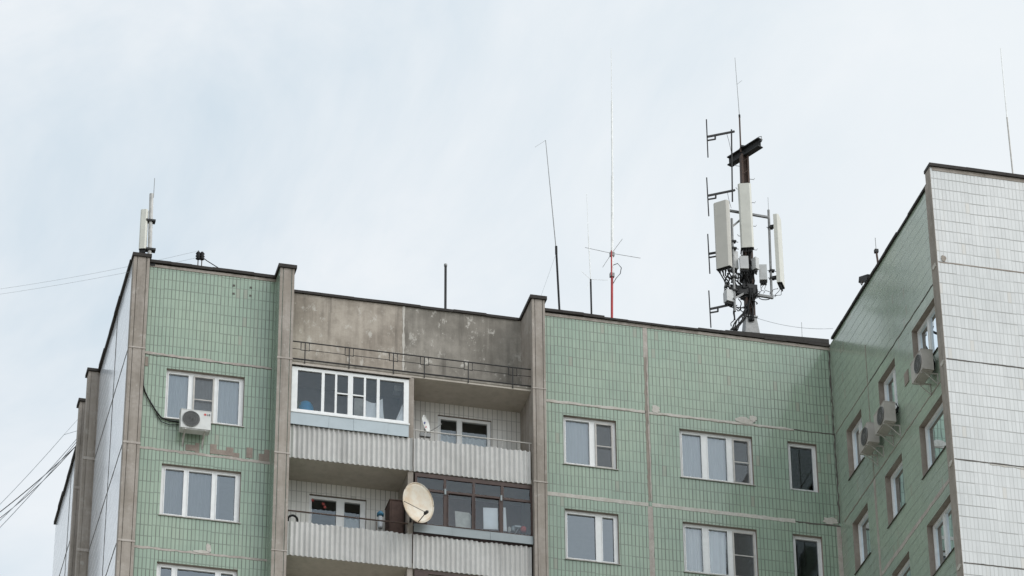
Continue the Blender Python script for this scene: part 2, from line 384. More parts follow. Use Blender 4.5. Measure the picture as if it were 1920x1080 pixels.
# dark rooms behind the windows
rm = MB()
for k in range(0, 4):
    z = -2.8*k
    rm.box(XL+.3, XP2a, DW, 4, z-.12, z); rm.box(XP2b, XP3a, 1.05, 4, z-.12, z); rm.box(XP3b, XC+.3, DW, 4, z-.12, z); rm.box(XC+DW, 19, YF+.4, 0, z-.12, z)
for x in (XP2b-.2, 7.1-.2, XJ, 13.4, XC+.34): rm.box(x, x+.12, DW+.72 if 0 < x < 7 else DW, 4, -8.4, 0)
for y in (-5.4, -2.8, -.05): rm.box(XC+DW, 19, y, y+.1, -8.4, 0)
rm.box(XL+.3, XC+.3, 4, 4.1, -8.4, 0); rm.box(19, 19.1, YF+.4, 0, -8.4, 0)
rm.build('room', ROOM, B)

# --- joints between the panels
def seam(P, u0, z0, u1, z1, w0, w1, mats, name, par, d=.008, step=.12, wob=.012, sag=0):
    mb = MB(); L_ = math.hypot(u1-u0, z1-z0); n = max(2, int(L_/step)); vert = abs(z1-z0) > abs(u1-u0); prev = None
    for i in range(n+1):
        t = i/n; u = u0+(u1-u0)*t; z = z0+(z1-z0)*t; o = random.uniform(-wob, wob); h = random.uniform(w0, w1)/2
        if vert: a = (u+o-h, z); b = (u+o+h, z)
        else: a = (u, z+o-h); b = (u, z+o+h)
        if prev:
            pa, pb = prev
            mb.quad(P(pa[0],-d,pa[1]), P(a[0],-d,a[1]), P(b[0],-d,b[1]), P(pb[0],-d,pb[1]))
            mb.quad(P(pa[0],-d,pa[1]), P(a[0],-d,a[1]), P(a[0],0,a[1]), P(pa[0],0,pa[1]))
            mb.quad(P(pb[0],-d,pb[1]), P(b[0],-d,b[1]), P(b[0],0,b[1]), P(pb[0],0,pb[1]))
        prev = (a, b)
    return mb.build(name, mats, par)
F0 = FX(0)
seam(F0, XP1, 0.02, -.10, -.02, .035, .085, MORTAR, 'mortar_joint', wl)
seam(F0, XP1, -.03, -.10, -.05, .008, .022, DARKJ, 'crack', wl, .010)
seam(F0, XP1, -2.78, -.06, -2.82, .05, .09, MORTAR, 'mortar_joint', wl)
seam(F0, XP1, -5.62, -.06, -5.62, .04, .08, MORTAR, 'mortar_joint', wl)
seam(F0, XP3b, .00, XJ-.04, .01, .05, .095, PLASTER, 'mortar_joint', wm)
seam(F0, XP3b, -.035, XJ-.04, -.03, .006, .02, REVEAL, 'crack', wm, .010)
seam(F0, XP3b, -2.79, XJ-.05, -2.79, .09, .12, PLASTER, 'mortar_joint', wm, wob=.006)
seam(F0, XJ+.05, .0, 14.1, .0, .04, .10, PLASTER, 'mortar_joint', wr)
seam(F0, XJ+.05, -.04, 14.1, -.03, .006, .025, REVEAL, 'crack', wr, .010)
seam(F0, 14.1, .0, XC-.02, .0, .02, .035, DARKJ, 'crack', wr)
seam(F0, XJ+.05, -2.78, 14.0, -2.79, .09, .13, PLASTER, 'mortar_joint', wr, wob=.006)
seam(F0, 14.0, -2.8, XC-.02, -2.8, .02, .05, DARKJ, 'crack', wr)
seam(F0, XJ, 2.70, XJ, 1.7, .11, .14, MORTAR, 'mortar_joint', wr, wob=.005)
seam(F0, XJ+.03, 1.75, XJ+.03, -2.68, .02, .05, MORTAR, 'mortar_joint', wr, .016)
seam(F0, XJ-.02, 1.7, XJ-.02, -2.68, .05, .09, REVEAL, 'mortar_joint', wr)
seam(F0, XJ, -2.84, XJ, -8.0, .12, .15, MORTAR, 'mortar_joint', wr, wob=.005)
seam(F0, XC-.03, 2.6, XC-.03, -2.7, .02, .05, DARKJ, 'crack', wr)
seam(F0, XC-.07, -2.82, XC-.07, -8, .11, .13, MORTAR, 'mortar_joint', wr, wob=.004)
S0 = SX(XC)
seam(S0, YF+.36, .0, -2.9, .0, .03, .05, DARKJ, 'crack', ws)
seam(S0, -2.9, .0, -.05, .0, .012, .028, REVEAL, 'crack', ws)
seam(S0, -2.72, 1.2, -2.72, -2.8, .02, .045, REVEAL, 'crack', ws)
seam(S0, -2.72, -2.85, -2.72, -8, .10, .16, MORTAR, 'mortar_joint', ws)
seam(S0, YF+.36, -2.8, -.3, -2.8, .02, .05, REVEAL, 'crack', ws)
seam(S0, YF+.36, -5.6, -2.8, -5.62, .10, .14, MORTAR, 'mortar_joint', ws)
W0 = FX(YF)
for k in range(4):
    seam(W0, XF+.02, -2.8*k, 23.9, -2.8*k, .022, .04, DARKJ if k != 0 else REVEAL, 'crack', wf, .006, wob=.004)
seam(W0, XF+.9, -.04-2.8*2, XF+2.6, -.06-2.8*2, .01, .05, PLASTER, 'mortar_joint', wf, .008)
L0 = SX(XL)
for k in range(4): seam(L0, 0, -2.8*k, YEND, -2.8*k, .03, .06, DARKJ, 'crack', ww)
seam(L0, 2.5, 2.7, 2.5, -8, .03, .07, DARKJ, 'crack', ww)
seam(L0, 11.4, 2.7, 11.4, -8, .03, .07, DARKJ, 'crack', ww)
# missing tiles and patches
def patch(P, boxes, mat, par, d=.011, name='bare_patch'):
    for (a, b, c, e) in boxes:
        MB().plate(P, a, b, c, e, -d, 0, [], 0, 0).build(name, mat, par)
patch(F0, [(-2.25,-2.0,-2.72,-2.55), (-2.0,-1.9,-2.76,-2.48), (-1.62,-1.45,-2.74,-2.46), (-1.45,-1.2,-2.74,-2.60), (-1.2,-1.02,-2.74,-2.50), (-1.02,-.86,-2.76,-2.64), (-.68,-.52,-2.74,-2.44), (-.36,-.22,-2.78,-2.58), (-.22,-.08,-2.78,-2.44)], BRICKP, wl)
patch(F0, [(-3.4,-3.32,-.38,-.1)], REVEAL, wl, .013)
def blob(P, cu, cz, ru, rz, mat, par, seed, name='plaster_patch', d=.016, n=18):
    rnd = random.Random(seed); pts = []
    for i in range(n):
        t = 2*math.pi*i/n; r = rnd.uniform(.7, 1.1)
        pts.append((cu+ru*r*math.cos(t), cz+rz*r*math.sin(t)))
    mb = MB(); mb.poly([P(u,-d,z) for u, z in pts])
    for i in range(n):
        a, b = pts[i], pts[(i+1)%n]; mb.quad(P(a[0],-d,a[1]), P(b[0],-d,b[1]), P(b[0],0,b[1]), P(a[0],0,a[1]))
    return mb.build(name, mat, par)
blob(F0, 10.26, .12, .12, .14, PLASTER, wr, 1)
blob(F0, 12.72, .10, .28, .11, PLASTER, wr, 2)
blob(F0, 12.97, .19, .11, .11, PLASTER, wr, 12, d=.022)
blob(F0, 14.98, -2.66, .22, .12, PLASTER, wr, 3)
blob(F0, -1.55, -5.45, .07, .14, PLASTER, wl, 4)
blob(F0, -1.72, -5.58, .22, .05, PLASTER, wl, 5)
blob(W0, XF+.16, .12, .07, .10, CONC, wf, 6)
patch(W0, [(17.55,17.75,-2.77,-2.50)], BRICKP, wf)
# little vents in the wing side wall
patch(S0, [(-5.68,-5.4,-1.60,-1.24)], REVEAL, ws, .02, 'vent_cover')
for z in (2.35, 2.1):
    for x in (-1.2,-.75): patch(F0, [(x,x+.06,z,z+.05)], DARKJ, wl, .012, 'bolt_hole')

# --- concrete fins with grooves, joints and caps
def fin(x0, x1, y0, y1, sides=CONC, label=None, top=2.72):
    mb = MB(); wv = x1-x0; g1 = x0+wv*.20; g2 = x0+wv*.78; gw = .018
    mb.box(x0, x1, y0+.03, y1, -H, top, 1)
    for a, b in ((x0+.003, g1), (g1+gw, g2), (g2+gw, x1-.003)): mb.box(a, b, y0, y0+.03, -H, top-.003)
    o = mb.build('pilaster', [CONC, sides], B)
    for k in range(4):
        z = -.03-2.8*k; jb = MB(); jb.box(x0-.008, x1+.008, y0-.012, y0+.05, z-.012-random.uniform(0,.03), z+.012+random.uniform(0,.022)); jb.build('mortar_joint', MORTAR, o)
    return o
def cap(x0, x1, y0, y1, z0=2.72, t=.10, par=None):
    return MB().box(x0, x1, y0, y1, z0, z0+t).build('cap', CAP, par or B)
f1 = fin(XL, XP1, -.30, 0)
f2 = fin(XP2a, XP2b, -.62, .75, GREEN)
f3 = fin(XP3a, XP3b, -.62, .75)
cap(XL-.04, XP1+.04, -.34, .0, par=f1); cap(XP2a-.05, XP2b+.05, -.67, .8, par=f2); cap(XP3a-.05, XP3b+.05, -.67, .8, par=f3)
for ya, yb in ((5.8, 6.15), (7.5, 7.85)):
    mb = MB(); mb.box(XL-.31, XL, ya+.02, yb, -H, 2.72); mb.box(XL-.31, XL-.24, ya, ya+.02, -H, 2.715); mb.box(XL-.225, XL-.05, ya, ya+.02, -H, 2.715)
    o = mb.build('pilaster', CONC, B); MB().box(XL-.36, XL, ya-.05, yb+.05, 2.72, 2.80).build('cap', CAP, o)
    for k in range(4): MB().box(XL-.32, XL-.0, ya-.012, ya+.03, -2.8*k-.05, -2.8*k+.03).build('mortar_joint', MORTAR, o)
# wing corner strip
MB().box(XF, XC, YF+.33, YF+.42, -H, 2.50).build('corner_strip', CONC, B)
MB().box(XF-.012, XF, YF, YF+.42, -H, 2.50).build('corner_strip', CONC, B)
MB().box(XF-.012, XF, YF, YF+.33, 2.503, 2.84).build('corner_strip', CONC, B)
for k in range(4): blob(SX(XF-.012), YF+.2, -2.8*k-.02, .14, .07, PLASTER, ww if False else wf, 20+k, 'mortar_joint', .02)
# parapet flashings, in slightly uneven lengths
def flash(P, u0, u1, z, pieces, d0=-.06, d1=.36, t=.085, par=B, jit=.012, rag=0):
    us = [u0 + (u1-u0)*i/pieces for i in range(pieces+1)]
    mb = MB()
    for a, b in zip(us, us[1:]):
        o = random.uniform(-jit, jit); o2 = o+random.uniform(-jit, jit)*.6; dd = random.uniform(-.008, .008)
        lo = [P(a,d0+dd,z+o), P(b,d0+dd,z+o2), P(b,d1,z+o2), P(a,d1,z+o)]; hi = [(x, y, q+t) for x, y, q in lo]
        mb.hexa(lo, hi)
    return mb.build('parapet_flashing', CAP, par)
flash(F0, XP1+.04, XP2a-.05, ZT+.02, 6, par=wl)
flash(F0, XP3b+.05, 8.9, ZT+.02, 3, par=wm); flash(F0, 8.9, XJ+1.5, ZT+.005, 4, par=wm, t=.06)
flash(F0, XJ+1.5, XC-.01, ZT+.01, 6, par=wr)
MB().hexa([(12.3,-.04,ZT+.105),(XC-.02,-.04,ZT+.105),(XC-.02,.3,ZT+.105),(12.3,.3,ZT+.105)], [(12.3,-.04,ZT+.14),(XC-.02,-.04,ZT+.25),(XC-.02,.3,ZT+.26),(12.3,.3,ZT+.15)]).build('roofing_edge', BITUMEN, wr)
flash(FX(.55), XP2b, XP3a-.06, ZT+.0, 7, -.05, .3, par=pp, t=.075)
flash(S0, YF+.43, -.30, 2.81, 9, -.05, .36, par=ws, t=.07)
flash(W0, XF-.03, 23.9, 2.845, 9, -.06, .36, par=wf, t=.09, jit=.01)
flash(L0, .02, YEND, 2.70, 16, -.07, .32, par=ww, t=.10, jit=.03)
MB().box(XP1, XP2a, -.015, 0, ZT-.08, ZT).build('parapet_band', CONC, wl)
MB().box(XP3b, XC, -.015, 0, ZT-.09, ZT).build('parapet_band', CONC, wr)
MB().box(XF+.05, 24, YF-.012, YF, 2.74, 2.84).build('parapet_band', CONC, wf)

# --- windows
def window(P, u0, u1, z0, z1, panes, rec=.10, screens=(), mat=PVC, glassm=GLASS, sill=True, flip=False, par=B, bar=(), margin=.085, sillmat=None, lab=None):
    """panes: ranges across the opening (fractions from the side seen on the left)"""
    W_ = u1-u0
    def fu(f): return u1 - W_*f if flip else u0 + W_*f
    hs = []
    for a, b in panes:
        x, y = sorted((fu(a), fu(b))); hs.append((x, y, z0+margin, z1-margin-.01))
    mb = MB().plate(P, u0+.004, u1-.004, z0+.004, z1-.004, rec, rec+.07, hs, 0, 0)
    for i, h in enumerate(hs):                       # sash mouldings
        e = .022
        if i in screens: continue
        mb.plate(P, h[0]-e, h[1]+e, h[2]-e, h[3]+e, rec-.016, rec, [h], 0, 0)
    o = mb.build('window', mat, par)
    if lab: o['label'] = lab
    for i, h in enumerate(hs):
        MB().quad(P(h[0],rec+.035,h[2]), P(h[1],rec+.035,h[2]), P(h[1],rec+.035,h[3]), P(h[0],rec+.035,h[3])).build('pane', glassm, o)
    for i in screens:
        h = hs[i]; e = .045; q = MB().plate(P, h[0]-e, h[1]+e, h[2]-e, h[3]+.01, rec-.028, rec-.01, [(h[0]-.005, h[1]+.005, h[2]-.005, h[3]-.03)], 0, 0)
        zm = h[2]+(h[3]-h[2])*.47
        q.plate(P, h[0]-.004, h[1]+.004, zm-.014, zm+.014, rec-.026, rec-.012, [], 0, 0)
        s = q.build('mosquito_screen', PVC_OLD, o)
        MB().quad(P(h[0],rec-.02,h[2]), P(h[1],rec-.02,h[2]), P(h[1],rec-.02,h[3]-.03), P(h[0],rec-.02,h[3]-.03)).build('mosquito_net', NET, o)
    if sill:
        MB().hexa([P(u0-.03,-.035,z0-.028), P(u1+.03,-.035,z0-.028), P(u1+.03,rec,z0-.004), P(u0-.03,rec,z0-.004)],
                  [P(u0-.03,-.035,z0-.012), P(u1+.03,-.035,z0-.012), P(u1+.03,rec,z0+.012), P(u0-.03,rec,z0+.012)]).build('sill', sillmat or PVC_OLD, o)
    return o
z = lambda k: (-1.84-2.8*k, -.37-2.8*k)
window(F0, -2.83, -.79, *z(0), [(.04,.29),(.375,.60),(.675,.94)], screens=(1,))
window(F0, -2.83, -.79, *z(1), [(.055,.285),(.35,.64),(.705,.935)])
window(F0, -2.83, -.79, *z(2), [(.055,.19),(.26,.73),(.80,.95)])
window(F0, 7.72, 9.16, *z(0), [(.055,.50),(.64,.915)], screens=(1,))
window(F0, 7.72, 9.16, *z(1), [(.055,.58),(.71,.92)])
window(F0, 7.72, 9.16, *z(2), [(.055,.58),(.71,.92)])
window(F0, 10.90, 12.92, *z(0), [(.045,.305),(.394,.65),(.755,.945)], screens=(2,))
window(F0, 10.90, 12.92, *z(1), [(.045,.27),(.36,.61),(.70,.955)], screens=(2,))
window(F0, 10.90, 12.92, *z(2), [(.045,.27),(.36,.61),(.70,.955)])
for k in range(3): window(F0, 13.91, 14.72, *z(k), [(.11,.87)], glassm=GLASS_DK, sill=False)
for k in range(2): window(S0, -2.09, -.87, *z(k), [(.08,.48),(.58,.92)] if k == 0 else [(.07,.92)], rec=.15, flip=True, sillmat=DARKJ, glassm=GLASS_DK)
for k in range(3): window(S0, -4.78, -3.48, *z(k), [(.08,.58),(.68,.92)] if k == 0 else [(.08,.92)], rec=.15, flip=True, sillmat=DARKJ, glassm=GLASS_DK)
for k in range(3): window(S0, -7.79, -6.10, *z(k), [(.06,.44),(.52,.95)] if k != 1 else [(.06,.92)], rec=.15, flip=True, sillmat=DARKJ, glassm=GLASS_DK)
BKW = FX(.75)
window(BKW, 4.5, 5.95, *z(0), [(.06,.36),(.46,.93)], rec=.06, mat=PVC, glassm=GLASS_DK, screens=())
window(BKW, 1.12, 2.62, *z(1), [(.05,.48),(.62,.90)], rec=.06, mat=PVC, glassm=GLASS_DK, screens=())

# --- loggias
YB = -.45
def corr(x0, x1, z0, z1, par, lean=0):
    mb = MB(); n = int((x1-x0)/.0163); prev = None
    for i in range(n+1):
        x = x0+(x1-x0)*i/n; y = YB+.024*math.sin(2*math.pi*(x-x0)/.13)
        dz = .012*math.sin(x*9)
        cur = [(x,y,z0), (x,y,z1+dz), (x,y+.007,z1+dz), (x,y+.007,z0)]
        if prev:
            for j in range(4): mb.quad(prev[j], cur[j], cur[(j+1)%4], prev[(j+1)%4])
        prev = cur
    return mb.build('corrugated_panel', CORR, par, smooth=False)
def loggia(x0, x1, k):
    z0 = -2.8*(k+1)
    s = MB().box(x0, x1, -.41, .75, z0-.02, z0+.12).build('balcony', [SOFFIT], B)
    return s, z0
XM = 3.53
SL = []
top = MB().box(XP2b, XP3a, -.41, .75, -.02, .12).build('balcony', SOFFIT, B); top['label'] = 'slab of the roof level balcony above the loggias'
MB().box(XP2b+.02, XP3a-.02, -.43, -.41, .04, .12).build('slab_edge', PANEL, top)
for k in range(3):
    for a, b in ((XP2b, XM), (XM, XP3a)):
        s, z0 = loggia(a, b, k); SL.append(s)
        if k < 2: corr(a+(.02 if a < 1 else .07), b-(-.03 if a < 1 else .05), z0-.03, z0+.93, s)
for k in range(3):
    MB().box(3.46, 3.60, -.40, .75, -2.8*(k+1)+.12, -2.8*k-.02).build('partition', CONC, B)
# roof level railing with small square ornaments
rl = MB(); zr = .63; yr = -.43
rl.tube([(XP2b, yr, zr), (XP3a, yr, zr)], .017)
rl.tube([(XP2b, yr, zr-.52), (XP3a, yr, zr-.51)], .02)
pxs = [572, 655, 738, 796, 878, 961]
cx = []
for px in pxs:
    p = at(px, 660, Y=yr); cx.append(p.x)
for x in cx:
    rl.tube([(x, yr, zr), (x, yr, .0)], .014)
    a = .11
    rl.tube([(x-a,yr,zr), (x-a,yr,zr-.24), (x+a,yr,zr-.24), (x+a,yr,zr)], .013)
for a, b in zip([XP2b]+cx, cx+[XP3a]):
    rl.tube([(a+.1 if a > 1 or a in cx else a, yr, zr-.22), (b-.1 if b in cx else b, yr, zr-.22)], .009)
rl.build('railing', IRON, top)
# glazed enclosure, white plastic, upper left
up_l = SL[0]; lo_r = SL[3]
PG = FX(-.47)
ex0, ex1, ez0, ez1 = .36, 3.45, -1.50, -.15
fr = [(170,455),(490,615),(640,770),(830,960),(985,1115),(1150,1440)]
hs = [(ex0+(ex1-ex0)*(a-100)/1400, ex0+(ex1-ex0)*(b-100)/1400, ez0+.10, ez1-.09) for a, b in fr]
e1 = MB().plate(PG, ex0, ex1, ez0, ez1, 0, .07, hs, 0, 0)
for i in (2, 3):
    h = hs[i]; zm = h[2]+.43*(h[3]-h[2])+.1; e1.box(h[0]-.02, h[1]+.02, -.475, -.45, zm-.018, zm+.018)
e1.box(ex0-.01, ex1+.02, -.53, -.47, ez0-.03, ez0+.01)
e1 = e1.build('loggia_glazing', PVC, up_l); e1['label'] = 'white plastic loggia glazing'
for h in hs: MB().quad(*[(a, -.43, b) for a, b in ((h[0],h[2]),(h[1],h[2]),(h[1],h[3]),(h[0],h[3]))]).build('pane', LOGLASS, up_l)
MB().hexa([(.34,-.53,-.12),(3.5,-.53,-.12),(3.5,-.40,-.06),(.34,-.40,-.06)], [(.34,-.53,-.09),(3.5,-.53,-.09),(3.5,-.40,-.03),(.34,-.40,-.03)]).build('rain_ledge', MORTAR, up_l)
st = MB()
for a, b, o in ((.35,1.35,0),(1.35,2.0,.004),(2.0,2.9,-.003),(2.9,3.45,.002)): st.box(a, b-.004, -.512+o, -.495+o, -1.88, -1.53)
st.build('metal_strip', METALBLUE, up_l)
# upper right handrail
hr = MB(); hr.tube([(3.62,-.41,-1.60), (XP3a,-.41,-1.60)], .017)
for x in (3.9, 5.95, 6.4, 6.68): hr.tube([(x,-.41,-2.7), (x,-.41,-1.60)], .008)
hr.build('handrail', PVC_OLD, SL[1])
# lower left handrail, rusty
hr = MB(); hr.tube([(XP2b,-.43,-4.36), (3.46,-.43,-4.37)], .02); hr.tube([(XP2b+.02,-.43,-4.35),(XP2b+.02,-.43,-5.6)], .018); hr.tube([(2.65,-.41,-4.4),(2.65,-.41,-5.5)], .01)
hr.build('handrail', RUST, SL[2])
# brown wooden glazing, lower right
wz0, wz1, wx0, wx1 = -4.38, -2.86, 3.64, XP3a
PW = FX(-.44)
def wx(p): return wx0+(wx1-wx0)*(p-960)/745.
hs = [(wx(a)+.005, wx(b)-.005, -3.30, -2.97) for a, b in ((972,1142),(1155,1325),(1338,1505),(1520,1690))]
lows = [(wx(a), wx(b), wz0+.06, -3.37) for a, b in ((976,1140),(1170,1319),(1340,1492),(1516,1694))]
e2 = MB().plate(PW, wx0, wx1, wz0, wz1, 0, .05, hs+lows, 0, 0)
for i in (1, 2):
    h = lows[i]; e2.plate(PW, h[0]-.022, h[1]+.022, h[2]-.02, h[3]+.022, -.02, 0, [h], 0, 0)
e2 = e2.build('loggia_glazing', WOOD, lo_r); e2['label'] = 'brown wooden loggia glazing'
for h in hs+lows: MB().quad(*[(a, -.415, b) for a, b in ((h[0],h[2]),(h[1],h[2]),(h[1],h[3]),(h[0],h[3]))]).build('pane', LOGLASS, lo_r)
for p in (1150, 1505): MB().box(wx(p)-.022, wx(p)+.022, -.468, -.44, -3.42, -3.26).build('hinge', METALGREY, lo_r)
st = MB()
for a, b, o in ((3.60,4.6,0),(4.6,5.6,.004),(5.6,XP3a-.01,-.003)): st.box(a, b-.004, -.515+o, -.495+o, -4.62, -4.40)
st.box(3.60, XP3a-.01, -.515, -.40, -4.40, -4.385)
st.build('metal_strip', METALGREY, lo_r)
# third level, just under the frame
PW3 = MB().plate(FX(-.44), 3.64, XP3a, -7.2, -5.66, 0, .05, [(4.0,4.8,-7.0,-5.75),(4.9,5.7,-7,-5.75),(5.8,6.6,-7,-5.75)], 0, 0).build('loggia_glazing', WOOD, SL[5])
MB().box(XP2b, XP2b+.012, -.4, .75, -2.66, -.05).build('brick_end', BRICKIN, up_l)
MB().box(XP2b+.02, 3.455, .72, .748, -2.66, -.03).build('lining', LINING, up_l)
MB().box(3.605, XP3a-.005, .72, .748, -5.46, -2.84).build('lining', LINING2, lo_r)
MB().box(XP2b+.02, 3.44, -.40, -.02, -1.50, -1.47).build('shelf', PVC_OLD, up_l)
MB().box(3.62, XP3a-.01, -.38, .0, -4.36, -4.33).build('shelf', BOARD, lo_r)

# ------------------------------------------------------------------ things in and on the loggias
def curtain(P, u0, u1, z0, z1, label, mat=SHEER, d=.24, amp=.022, per=.15, grp='curtains behind the windows'):
    mb = MB(); n = int((u1-u0)/.02); prev = None
    for i in range(n+1):
        u = u0+(u1-u0)*i/n; dd = d+amp*math.sin(2*math.pi*u/per+1.3*math.sin(u*5))
        cur = (P(u,dd,z0), P(u,dd,z1))
        if prev: mb.quad(prev[0], cur[0], cur[1], prev[1])
        prev = cur
    return tag(mb.build('curtain', mat, smooth=True), label, 'curtain', grp)
curtain(F0, -2.78, -.84, -1.83, -.38, 'white pleated net curtain in the window with the air conditioner below it')
curtain(F0, -2.78, -1.3, -4.63, -3.2, 'faint sheer curtain in the three pane window under the bare brick patches', SHEER2)
curtain(F0, 7.76, 8.50, -1.83, -.38, 'pale blue white curtain in the upper two pane window right of the loggias', SHEER)
curtain(F0, 10.94, 12.2, -1.83, -.38, 'pale curtain across two panes of the upper wide window right of the vertical joint')
curtain(F0, 10.94, 11.42, -4.63, -3.2, 'white gathered curtain in the left pane of the lower wide window', FOLDS, amp=.05, per=.21)
curtain(F0, 11.60, 12.10, -4.63, -3.2, 'white gathered curtain in the middle pane of the lower wide window', FOLDS, amp=.05, per=.23)
curtain(S0, -7.3, -6.2, -4.63, -3.2, 'grey curtain in the single pane wing window nearest the corner, second row', SHEER2)
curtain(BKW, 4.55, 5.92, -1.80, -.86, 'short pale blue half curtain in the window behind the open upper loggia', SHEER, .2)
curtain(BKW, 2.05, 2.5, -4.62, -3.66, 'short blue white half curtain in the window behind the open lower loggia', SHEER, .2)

def lathe(mb, c, prof, n=20, mi=0):
    rings = []
    for r, zz in prof:
        b = len(mb.v)
        for j in range(n):
            t = 2*math.pi*j/n; mb.v.append((c[0]+r*math.cos(t), c[1]+r*math.sin(t), c[2]+zz))
        rings.append(b)
    for a, b in zip(rings, rings[1:]):
        for j in range(n): mb.f.append((a+j, a+(j+1)%n, b+(j+1)%n, b+j)); mb.m.append(mi)
    mb.f.append(tuple(rings[-1]+j for j in range(n))); mb.m.append(mi); mb.f.append(tuple(rings[0]+j for j in reversed(range(n)))); mb.m.append(mi)
    return mb
p = at(573, 757, Y=-.2)
tag(lathe(MB(), (p.x, -.2, -1.47), [(.22,0),(.225,.10),(.215,.22),(.19,.33),(.14,.41),(.08,.45),(.02,.46)]).build('upturned_basin', BLUE, smooth=True), 'domed bright blue plastic basin turned over inside the white glazed loggia', 'basin')
p = at(556, 748, Y=-.3)
pl = MB()
random.seed(5)
for i in range(26):
    a = Vector((p.x+random.uniform(-.07,.07), -.33+random.uniform(-.05,.05), -1.38+random.uniform(0,.32))); d = Vector((random.uniform(-.5,.5), random.uniform(-.5,.5), random.uniform(.2,1))).normalized(); s_ = d.cross(Vector((0,1,0))).normalized()*.018
    pl.quad(a-s_*.3, a+d*.05-s_, a+d*.1, a+d*.05+s_)
hp = pl.build('house_plant', GREENP); tag(hp, 'small green leafy plant beside the blue basin behind the glazing', 'plant')
ps = MB(); lathe(ps, (p.x, -.33, -1.47), [(.05,0),(.07,.12)]); ps.tube([(p.x,-.33,-1.6),(p.x,-.33,-1.3)], .006)
o = ps.build('plant_pot', RUST, hp)
# shirt on a line
q0 = at(686, 750, Y=-.15); q1 = at(718, 752, Y=-.15)
def cloth(outline, y, thick=.012, wav=.02):
    mb = MB(); n = len(outline)
    f = [(u, y+wav*math.sin(u*22), zz) for u, zz in outline]; b = [(u, y+thick+wav*math.sin(u*22), zz) for u, zz in outline]
    mb.poly(f); mb.poly(list(reversed(b)))
    for i in range(n): mb.quad(f[i], f[(i+1)%n], b[(i+1)%n], b[i])
    return mb
def pxo(pts, y): return [(at(a, b, Y=y).x, at(a, b, Y=y).z) for a, b in pts]
z5 = lambda a, b: (530+a/6.354, 660+b/6.354)
SY = -.38
sh = [z5(*q) for q in ((975,555),(1000,575),(1050,605),(1090,612),(1120,600),(1150,575),(1190,560),(1195,700),(1210,830),(1100,850),(1040,850),(960,840),(985,700))]
tag(cloth(pxo(sh, SY), SY).build('hanging_shirt', CLOTH), 'white sleeveless shirt hanging to dry behind the white loggia glazing', 'shirt')
sh = [z5(*q) for q in ((1425,620),(1440,700),(1450,870),(1330,850),(1370,760),(1400,690))]
tag(cloth(pxo(sh, SY), SY).build('hanging_towel', CLOTH), 'pale towel bunched at the right end of the white loggia glazing', 'towel')
q = at(*z5(1365,455), Y=.2)
tag(MB().box(q.x-.10, q.x+.10, .1, .35, q.z-.07, q.z+.08).build('reflected_box', PALEBOX), 'small pale box in place of a reflection high in the right pane of the white glazing', 'box')  # solid box put in for a reflection on the pane
q = at(*z5(905,650), Y=.1)
tag(MB().box(q.x-.12, q.x+.12, .1, .3, -2.68, q.z+.25).build('storage_box', PALEBOX), 'grey box standing behind the middle of the white glazing', 'box')
# brown glazing contents
z4 = lambda a, b: (500+a/3.4286, 780+b/3.4286)
tag(cloth(pxo([z4(1392,588),(z4(1485,592)),z4(1488,730),z4(1395,725)], SY), SY, wav=.006).build('hanging_sheet', CLOTH), 'plain white sheet behind the brown wooden glazing', 'sheet')
tag(cloth(pxo([z4(1522,588),(z4(1536,588)),z4(1545,740),z4(1522,738)], SY), SY, wav=.004).build('white_board', CLOTH), 'narrow white board leaning behind the right brown window', 'board')
tag(cloth(pxo([z4(1210,610),z4(1300,625),z4(1318,640),z4(1315,725),z4(1215,720)], SY+.05), SY+.05, wav=.02).build('patterned_cloth', PALEBOX), 'pale patterned cloth bundled behind the opened brown window', 'cloth')
for i, (a, b, s_, m, lb_) in enumerate(((1560,735,.04,PALEBOX,'small pale jar on the sill beside the white board'),(1585,730,.05,METALBLUE,'small grey blue jar between the pale jar and the lamp stand'),(1650,735,.08,PINK,'round red pot at the right end of the brown glazing'))):
    q = at(*z4(a, b), Y=-.25)
    tag(lathe(MB(), (q.x, -.25, q.z-.06), [(s_*.8,0),(s_,.05),(s_,.12),(s_*.6,.16)]).build('jar', m, smooth=True), lb_, 'jar', 'jars on the brown glazing sill')
q = at(*z4(1612,720), Y=-.25); mb = MB(); mb.box(q.x-.08, q.x+.08, -.3, -.2, q.z, q.z+.05); mb.tube([(q.x-.05,-.25,q.z-.15),(q.x+.03,-.25,q.z)], .012)
tag(mb.build('desk_lamp', METALBLUE), 'small pale lamp on a slanting stem behind the brown glazing', 'lamp')
# brown cabinet, blue bucket and tyre on the lower left loggia
a = at(728, 944, Y=.0); b = at(764, 950, Y=.0)
cb = MB(); cb.box(a.x, 3.40, -.2, .35, -5.45, a.z); cb.box(a.x-.015, 3.41, -.22, .37, a.z, a.z+.02)
cb = tag(cb.build('cabinet', BOARD), 'dark brown board cabinet standing beside the large dish', 'cabinet')
MB().box(a.x+.04, 3.36, -.215, -.2, -5.4, a.z-.06).build('door', BOARD, cb)
q = at(713, 968, Y=-.1); bk_ = thing('water_canister', (q.x, -.1, q.z-.3), 'small blue topped plastic canister left of the brown cabinet', 'canister')
lathe(MB(), (q.x, -.1, q.z-.35), [(.06,0),(.065,.05),(.065,.30),(.05,.36)]).build('body', GCABLE, bk_, smooth=True)
lathe(MB(), (q.x, -.1, q.z+.01), [(.09,0),(.09,.07),(.05,.12)]).build('cap', DBLUE, bk_, smooth=True)
q = at(549, 971, Y=-.3); mb = MB(); mb.tube([(q.x+.12*math.cos(t), -.3, q.z-.06+.13*math.sin(t)) for t in [i*math.pi/12 for i in range(0, 25)]], .03)
tag(mb.build('tyre', CABLE, smooth=True), 'black tyre poking above the corrugated panel at the left fin', 'tyre')
